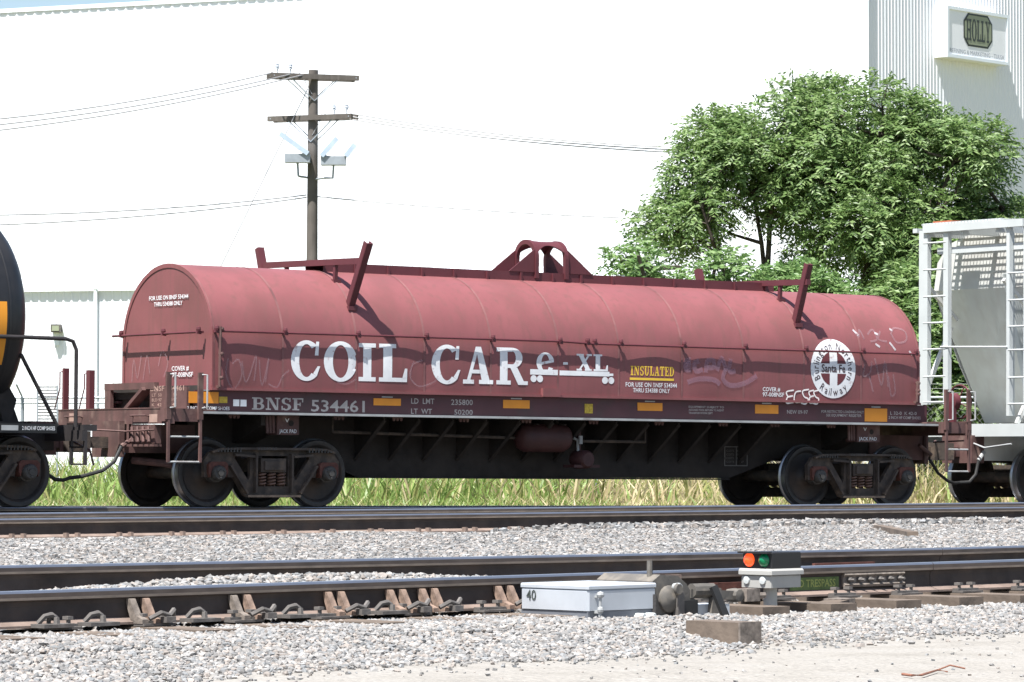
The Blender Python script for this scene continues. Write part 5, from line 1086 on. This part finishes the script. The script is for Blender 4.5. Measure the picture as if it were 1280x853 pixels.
hose(TANK, [(-8.55, -.40, .62), (-8.45, -.42, .45), (-8.3, -.42, .36), (-8.15, -.38, .35), (-8.05, -.36, .38)])
mb = MB(); mb.tube([(-8.62, -.40, .80), (-8.55, -.40, .62)], .035, 8); mb.build('angle_cock', M_BROWN, TANK)
truck(TANK, -9.044 - .02 - WB + .02, tb_lx)
OFF = Vector((0, 0, 0))
# ---------------------------------------------------------------- covered hopper
HX = 8.40; hp_lx = 10.2
HOP = car_root('hopper_car', 'pale grey covered hopper car end with ladders and roof walkway', 'freight car', hp_lx); OFF = Vector((hp_lx, 0, 0))
zr_ = EN(1155, 285, HX)[1]
# body: curved-side section, sloped end
bx0, bx1 = 9.15, 12.0; ZTP = zr_ - .10
sec = [(-1.46, 2.3), (-1.50, 2.9), (-1.50, 3.5), (-1.42, 3.95), (-1.15, ZTP - .12), (-.7, ZTP), (.7, ZTP), (1.15, ZTP - .12), (1.42, 3.95), (1.50, 3.5), (1.50, 2.9), (1.46, 2.3)]
mb = MB(); L_ = [(9.15, 3.55), (9.55, 2.4), (10.05, 1.35)]
n = len(sec); mb.add([(9.15 if z > 3.4 else 9.15 + (3.5 - z) * .44, y, z) for y, z in sec] + [(20.0, y, z) for y, z in sec], [(i, i + 1, n + i + 1, n + i) for i in range(n - 1)])
ylo = sec[0][1]
mb.add([(9.15, y, z) for y, z in sec[2:10]], [tuple(range(8))])
mb.add([(9.15, -1.5, 3.5), (9.15, 1.5, 3.5), (10.1, 1.30, 1.35), (10.1, -1.30, 1.35)], [(0, 1, 2, 3)])
mb.add([(9.15, -1.5, 3.5), (9.15 + 1.2 * .44, -1.46, 2.3), (10.1, -1.30, 1.35), (11.5, -1.30, 1.35), (12, -1.46, 2.3), (12, -1.5, 3.5)], [tuple(range(6))]); mb.add([(9.15, 1.5, 3.5), (9.15 + 1.2 * .44, 1.46, 2.3), (10.1, 1.30, 1.35), (11.5, 1.30, 1.35), (12, 1.46, 2.3), (12, 1.5, 3.5)], [tuple(range(6))])
body = mb.build('body', M_HOP, HOP)
mb = MB(); mb.box(HX + .03, HX + .10, -1.40, EN(1168, 310, HX)[0], EN(1200, 316, HX)[1], EN(1200, 308, HX)[1]); mb.build('end_beam', M_HOPL, HOP)
for yy in (-.35, -1.05): mb = MB(); mb.add([(9.13, yy - .05, 3.75), (9.13, yy + .05, 3.75), (9.95, yy + .05, 1.36), (9.95, yy - .05, 1.36), (8.95, yy - .05, 3.7), (8.95, yy + .05, 3.7), (9.55, yy + .05, 1.36), (9.55, yy - .05, 1.36)], [(4, 5, 6, 7), (0, 3, 2, 1), (0, 1, 5, 4), (1, 2, 6, 5), (3, 0, 4, 7), (2, 3, 7, 6)]); mb.build('end_stiffener', M_HOPL, HOP)
# roof edge and grating walkway
mb = MB(); mb.box(HX - .0, 20, 1.10, 1.20, zr_ - .07, zr_ + .0); mb.box(HX - .06, 20, -1.42, -1.30, zr_ - .07, zr_); mb.box(HX - .10, HX - .0, -1.42, EN(1157, 285, HX)[0], zr_ - .09, zr_ + .03); mb.build('roof_edge', M_HOPL, HOP)
mb = MB()
for k in range(46): x = HX - .05 + k * .05; mb.box(x - .004, x + .004, -.9, .9, zr_ + .035, zr_ + .065)
for k in range(25): y = -.9 + k * .075; mb.box(HX - .08, HX + 2.3, y - .005, y + .005, zr_ + .03, zr_ + .06)
gr = mb.build('roof_walk_grating', M_HOPL, HOP)
mb = MB(); mb.box(HX - .04, HX + .4, .25, .68, zr_ + .066, zr_ + .09); mb.build('roof_platform_edge', mat('orange_edge', (.40, .12, .06), .6, 0, .1, 4), HOP)
mb = MB()
for y in (-.8, 0, .8): mb.box(HX - .05, HX + 1.0, y - .03, y + .03, ZTP - .05, zr_ + .03)
mb.build('walk_support', M_HOPL, HOP)
def hladder(ys, ztop, zbot, rungs, wd):
    Ld = part('ladder', HOP)
    for y, w_ in zip(ys, wd): mb = MB(); mb.box(HX - .06, HX + .02, y - w_, y + w_, zbot, ztop); mb.box(HX + .02, HX + .10, y + w_ - .02, y + w_, zbot, ztop); mb.build('stile', M_HOPL, Ld)
    for z in rungs: mb = MB(); mb.tube([(HX - .05, ys[0], z), (HX - .05, ys[1], z)], .016, 8); mb.build('rung', M_HOPL, Ld)
RZ = [EN(1165, y, HX)[1] for y in (304, 337.5, 371, 404, 437, 471, 503)]
hladder((EN(1156, 400, HX)[0], EN(1184, 400, HX)[0]), zr_ - .05, EN(1156, 506, HX)[1], RZ, (.10, .055))
RZ2 = [EN(1275, y, HX)[1] for y in (408, 437.5, 472, 505, 375, 341)]
hladder((EN(1262, 400, HX)[0], -1.44), zr_ - .05, EN(1262, 520, HX)[1], RZ2, (.035, .04))
mb = MB(); mb.tube([(HX - .06, EN(1178, 434, HX)[0], EN(1178, 434, HX)[1]), (HX - .06, EN(1262, 434, HX)[0], EN(1262, 434, HX)[1])], .016, 8); mb.build('grab_iron', M_HOPL, HOP)
mb = MB(); zz = EN(1200, 500, HX)[1]; mb.box(HX - .08, HX + .02, -1.44, 1.46, 1.10, 1.30); mb.box(HX + .02, 9.6, -1.44, 1.46, 1.27, 1.295); mb.build('end_sill', M_HOPL, HOP)
mb = MB(); mb.box(HX + .03, 20, -1.48, -1.36, 1.0, 1.26); mb.box(HX + .03, 20, 1.36, 1.48, 1.0, 1.26); mb.build('side_sill', M_HOPL, HOP)
for (p, q_) in (((HX, .9, zr_ - .9), (9.1, .9, 3.0)), ((HX, -.9, zr_ - .9), (9.1, -.9, 3.0)), ((HX, 1.2, 1.3), (9.3, 1.25, 2.9)), ((HX, -1.2, 1.3), (9.3, -1.25, 2.9))): mb = MB(); mb.bar(p, q_, .06, .06); mb.build('brace', M_HOP, HOP)
mb = MB(); mb.box(8.5, 20, -.33, .33, .72, 1.10); mb.box(9.9, 10.4, -1.2, 1.2, .85, 1.05); mb.build('stub_sill', M_HOP, HOP)
mb = MB(); mb.box(HX - .15, HX + .12, -.34, .34, .68, 1.12); mb.box(8.0, HX - .15, -.07, .07, .78, .93); mb.box(7.85, 8.1, -.10, .16, .72, 1.0); mb.build('coupler', M_BROWN, HOP)
mb = MB(); mb.tube([(HX - .12, -1.2, .98), (HX - .12, -.6, .92), (HX - .1, -.3, 1.0), (HX - .14, 1.2, .9)], .016, 6); mb.build('uncoupling_lever', M_FLANGE, HOP, True)
hose(HOP, [(HX - .02, -.36, .72), (HX - .08, -.36, .50), (HX - .2, -.34, .38), (8.02, -.3, .37)])
mb = MB(); mb.tube([(HX + .1, -.36, .86), (HX - .02, -.36, .72)], .035, 8); mb.build('angle_cock', M_FLANGE, HOP)
mb = MB(); text(mb, 'C', -1.06, 3.62, .10, .09, lambda u, v, e: (9.14, -u * -1, v), .01); text(mb, '200', -1.2, 3.45, .12, .3, lambda u, v, e: (9.142, -u - 2.2, v), .01)
mb = MB(); text(mb, 'C', 1.12, 3.66, .09, .08, lambda u, v, e: (9.142, -u, v), .01); text(mb, '200', 1.05, 3.50, .10, .26, lambda u, v, e: (9.142, -u, v), .01); mb.build('lettering', M_SIGND, body)
truck(HOP, 9.24 + WB, hp_lx)
OFF = Vector((0, 0, 0))
# ------------------------------------------------------------------ switch machine and its indicator beside the near track
def g1(px, py, z): p = onz(px, py, z); return ud1(p.x, p.y)
def local1(name, label, cat, u, d, z=0.0, group=None):
    p = w1(u, d, z); o = thing(name, label, cat, p, (0, 0, TH1), group); global OFF; OFF = Vector((u, d, z)); return o
cu_, cd_ = g1(735, 772, .13)
wid = min(.52, -cd_ - .09); lenb = .52
SM = local1('switch_machine', 'low silver switch machine box numbered 40 beside the near rail', 'switch machine', cu_, cd_, .10)
zb0, zb1, zb2 = .10, .175, None
zbt = .303
mb = MB(); mb.box(cu_ + .006, cu_ + lenb, cd_ + .006, cd_ + wid, .06, .160); mb.build('base', M_ALU2, SM)
def bevbox(x0, x1, y0, y1, z0, z1, b=.012):
    m = MB(); m.prism([(x0, y0 + b), (x0 + b, y0), (x1 - b, y0), (x1, y0 + b), (x1, y1 - b), (x1 - b, y1), (x0 + b, y1), (x0, y1 - b)], 'z', z0, z1 - b)
    i = b; m.add([(x0, y0 + b, z1 - b), (x0 + b, y0, z1 - b), (x1 - b, y0, z1 - b), (x1, y0 + b, z1 - b), (x1, y1 - b, z1 - b), (x1 - b, y1, z1 - b), (x0 + b, y1, z1 - b), (x0, y1 - b, z1 - b)] + [(x0 + i, y0 + i, z1), (x1 - i, y0 + i, z1), (x1 - i, y1 - i, z1), (x0 + i, y1 - i, z1)], [(8, 9, 10, 11), (0, 1, 8), (1, 2, 9, 8), (2, 3, 9), (3, 4, 10, 9), (4, 5, 10), (5, 6, 11, 10), (6, 7, 11), (7, 0, 8, 11)]); return m
bevbox(cu_, cu_ + lenb + .01, cd_, cd_ + wid, .163, zbt - .022).build('housing', M_ALU, SM)
bevbox(cu_ - .003, cu_ + lenb + .013, cd_ - .003, cd_ + wid + .003, zbt - .024, zbt, .008).build('lid', M_ALU, SM)
mb = MB(); text(mb, '40', 0, .212, .056, .075, lambda a, b, e: (cu_ - .004, cd_ + wid - .05 - a, b), .008); mb.build('lettering', M_SIGND, SM)
mb = MB(); mb.tube([(cu_ + .06, cd_ - .03, .13), (cu_ + .06, cd_ - .035, .245)], .008, 6); mb.lathe([(0, -.02), (.018, -.012), (.022, 0), (.018, .012), (0, .02)], (cu_ + .06, cd_ - .035, .25), 'z', 8); mb.lathe([(0, -.02), (.015, -.012), (.018, 0), (.015, .012), (0, .02)], (cu_ + .06, cd_ - .035, .17), 'z', 8); mb.box(cu_ + .05, cu_ + .07, cd_ - .04, cd_ + .01, .15, .165); mb.box(cu_ + .05, cu_ + .07, cd_ - .04, cd_ + .01, .235, .245); mb.build('latch', M_FLANGE, SM)
for uu in (cu_ + .38, cu_ + .46): mb = MB(); mb.lathe([(0, -.055), (.016, -.055), (.02, -.04), (.02, .01)], (uu, cd_, .125), 'y', 6); mb.build('bolt', M_HOPL, SM)
# gear case and throw arm
g0 = cu_ + lenb + .012
mb = MB(); mb.prism([(g0, .09), (g0 + .36, .09), (g0 + .34, .20), (g0 + .27, .29), (g0 + .20, .335), (g0 + .06, .345), (g0, .31)], 'y', cd_ + .03, cd_ + wid - .06); mb.build('gear_case', M_MACH, SM)
mb = MB(); mb.lathe([(0, cd_ - .02), (.055, cd_ - .01), (.075, cd_ + .01), (.075, cd_ + .06)], (g0 + .12, 0, .21), 'y', 16); mb.lathe([(0, cd_ - .05), (.028, cd_ - .05), (.034, cd_ - .035)], (g0 + .13, 0, .265), 'y', 10); mb.build('gear_cover', M_MACH, SM, True)
mb = MB(); mb.lathe([(0, -.045), (.022, -.045), (.026, -.03), (.022, 0), (0, .01)], (g0 + .14, cd_ - .0, .275), 'y', 10); mb.build('oil_cap', M_FLANGE, SM, True)
mb = MB(); mb.tube([(g0 + .05, cd_ + .1, .30), (g0 + .05, cd_ + .1, .42)], .016, 8); mb.build('breather_pipe', M_MACH, SM)
mb = MB(); mb.box(g0 + .14, g0 + .19, cd_ - .03, cd_ + .01, .08, .25); mb.build('guard_plate', M_PLATE, SM); mb = MB(); mb.box(g0 - .03, g0 - .005, cd_ + .0, cd_ + .05, .10, .24); mb.build('guard_plate', M_PLATE, SM)
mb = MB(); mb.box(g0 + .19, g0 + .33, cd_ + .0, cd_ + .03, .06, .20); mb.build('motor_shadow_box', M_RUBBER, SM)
mb = MB(); mb.bar((g0 + .30, cd_ + .05, .235), (g0 + .68, cd_ + .05, .215), .05, .05); mb.lathe([(0, -.05), (.035, -.045), (.042, 0), (.035, .045), (0, .05)], (g0 + .68, cd_ + .05, .215), 'y', 10); mb.tube([(g0 + .32, cd_ + .04, .25), (g0 + .48, cd_ + .03, .25)], .04, 10); mb.build('throw_rod', M_MACH, SM)
mb = MB(); mb.box(g0 + .72, g0 + .83, cd_ - .01, cd_ + .09, .18, .25); mb.tube([(g0 + .83, cd_ + .04, .21), (g0 + .92, cd_ + .04, .21)], .018, 6); mb.build('rod_clevis', M_BRACE2, SM)
mb = MB(); mb.bar((g0 + .40, cd_ - .05, .275), (g0 + .47, cd_ - .12, .03), .02, .05, up=(1, 0, 0)); mb.build('hand_lever', M_RUBBER, SM)
mb = MB(); mb.prism([(g0 + .43, .06), (g0 + .56, .06), (g0 + .52, .26), (g0 + .46, .27)], 'y', cd_ + .0, cd_ + .03); mb.build('lever_stand', M_MACH, SM)
mb = MB(); mb.box(g0 + .30, g0 + .62, cd_ + .03, cd_ + .22, .07, .17); mb.build('junction_box', M_ALU, SM)
OFF = Vector((0, 0, 0))
# timber block in front of it
ta, tda = g1(866, 792, .05)
TM = local1('timber_block', 'weathered timber end jutting into the gravel below the switch machine', 'timber', ta, tda, .0)
mb = MB(); mb.box(ta, ta + .16, tda - .33, tda + .05, -.05, .118); mb.build('timber', M_TIE, TM); mb = MB(); mb.box(ta - .003, ta + .163, tda - .345, tda - .331, -.05, .120); mb.build('end_plate', M_BRACE2, TM)
OFF = Vector((0, 0, 0))
# indicator signal
su, sd = g1(963, 768, .08)
SG = local1('dwarf_signal', 'low black indicator lamp with red and green lenses on a grey post', 'signal', su, sd, .03)
k_ = 1.0
mb = MB(); mb.tube([(su, sd, -.02), (su, sd, .24)], .040, 16); mb.build('post', M_SIGGREY, SG, True)
# box seen corner on: track-parallel side faces right-front
bh0, bh1, bh2 = .235, .345, .440
bevbox(su - .10, su + .17, sd - .09, sd + .14, bh0, bh1 - .035, .008).build('junction_box', M_SIGGREY, SG)
bevbox(su - .115, su + .185, sd - .105, sd + .155, bh1 - .035, bh1, .012).build('box_lid', M_SIGGREY, SG)
for yy in (sd + .09, sd - .035): mb = MB(); mb.lathe([(0, -.012), (.022, -.010), (.024, 0), (.024, .01)], (su - .10, yy, .278), 'x', 12); mb.build('box_plug', M_HOPL, SG)
bevbox(su - .09, su + .17, sd - .09, sd + .135, bh1 + .0005, bh2, .006).build('lamp_housing', M_SIGBLK, SG)
mb = MB(); mb.box(su - .13, su - .09, sd - .092, sd + .138, bh2 - .008, bh2 + .003); mb.build('lamp_hood', M_SIGBLK, SG)
M_REDL = mat('red_lens', (.75, .06, .015), .2, 0, .05, 8, coat=.5, emit=(1.0, .10, .02, .55)); M_GRNL = mat('green_lens', (.0, .16, .06), .2, 0, .05, 8, coat=.5)
for yy, mm in ((sd + .082, M_REDL), (sd - .032, M_GRNL)):
    mb = MB(); mb.lathe([(0, -.028), (.018, -.024), (.033, -.012), (.041, .0), (.041, .012)], (su - .092, yy, (bh1 + bh2) / 2 + .002), 'x', 20); mb.build('lens', mm, SG, True)
OFF = Vector((0, 0, 0))
# loose timbers at the gravel edge on the tree side
for (pa, pb, py, z, lb) in ((1045, 1075, 757, .115, 'short weathered tie end lying below the bolted rail joint'), (1088, 1240, 753, .10, 'long weathered plank lying in the gravel beyond the rail joint')):
    ua, da = g1(pa, py, z); ub, db = g1(pb, py - (pb - pa) * .028, z); p = w1(ua, da, 0); o = thing('loose_timber', lb, 'timber', p, (0, 0, TH1)); OFF = Vector((ua, da, 0))
    mb = MB(); dd = max(min(da, -.55), -1.0); mb.bar((ua, da + .05, z - .03), (ub, da + .12, z - .02), .13, .10); mb.build('plank', M_TIE, o); mb = MB(); mb.bar((ub - .07, da + .12, z - .02), (ub + .06, da + .12, z - .018), .136, .106); mb.build('plank_end', M_BRACE2, o); OFF = Vector((0, 0, 0))
# stick on the bright ballast strip, and a dry twig on the dirt
a = onz(1098, 660, .27); b = onz(1141, 669, .27); o = MB(); OFF = a.copy(); o.bar(a, b, .10, .06); st = o.build('broken_plank', M_TIE); st.location = a; tag(st, 'broken dark plank lying on the bright ballast strip', 'plank'); OFF = Vector((0, 0, 0))
pts = []
for px, py in ((1128, 841), (1140, 842.5), (1152, 842), (1162, 839), (1172, 836), (1184, 838)):
    p = onz(px, py, .02); p.z = gzs(p.x, p.y) + .014; pts.append(p)
OFF = pts[0].copy(); mb = MB(); mb.tube(pts, .007, 6, r2=.004); mb.tube([pts[4], pts[4] + Vector((.06, .03, .02)), pts[4] + Vector((.13, .02, .005))], .004, 5); tw = mb.build('dry_twig', mat('twig_red', (.20, .09, .06), .9, 0, .2, 8)); tw.location = pts[0]; tag(tw, 'curved reddish dry twig on the pale dirt', 'twig'); OFF = Vector((0, 0, 0))
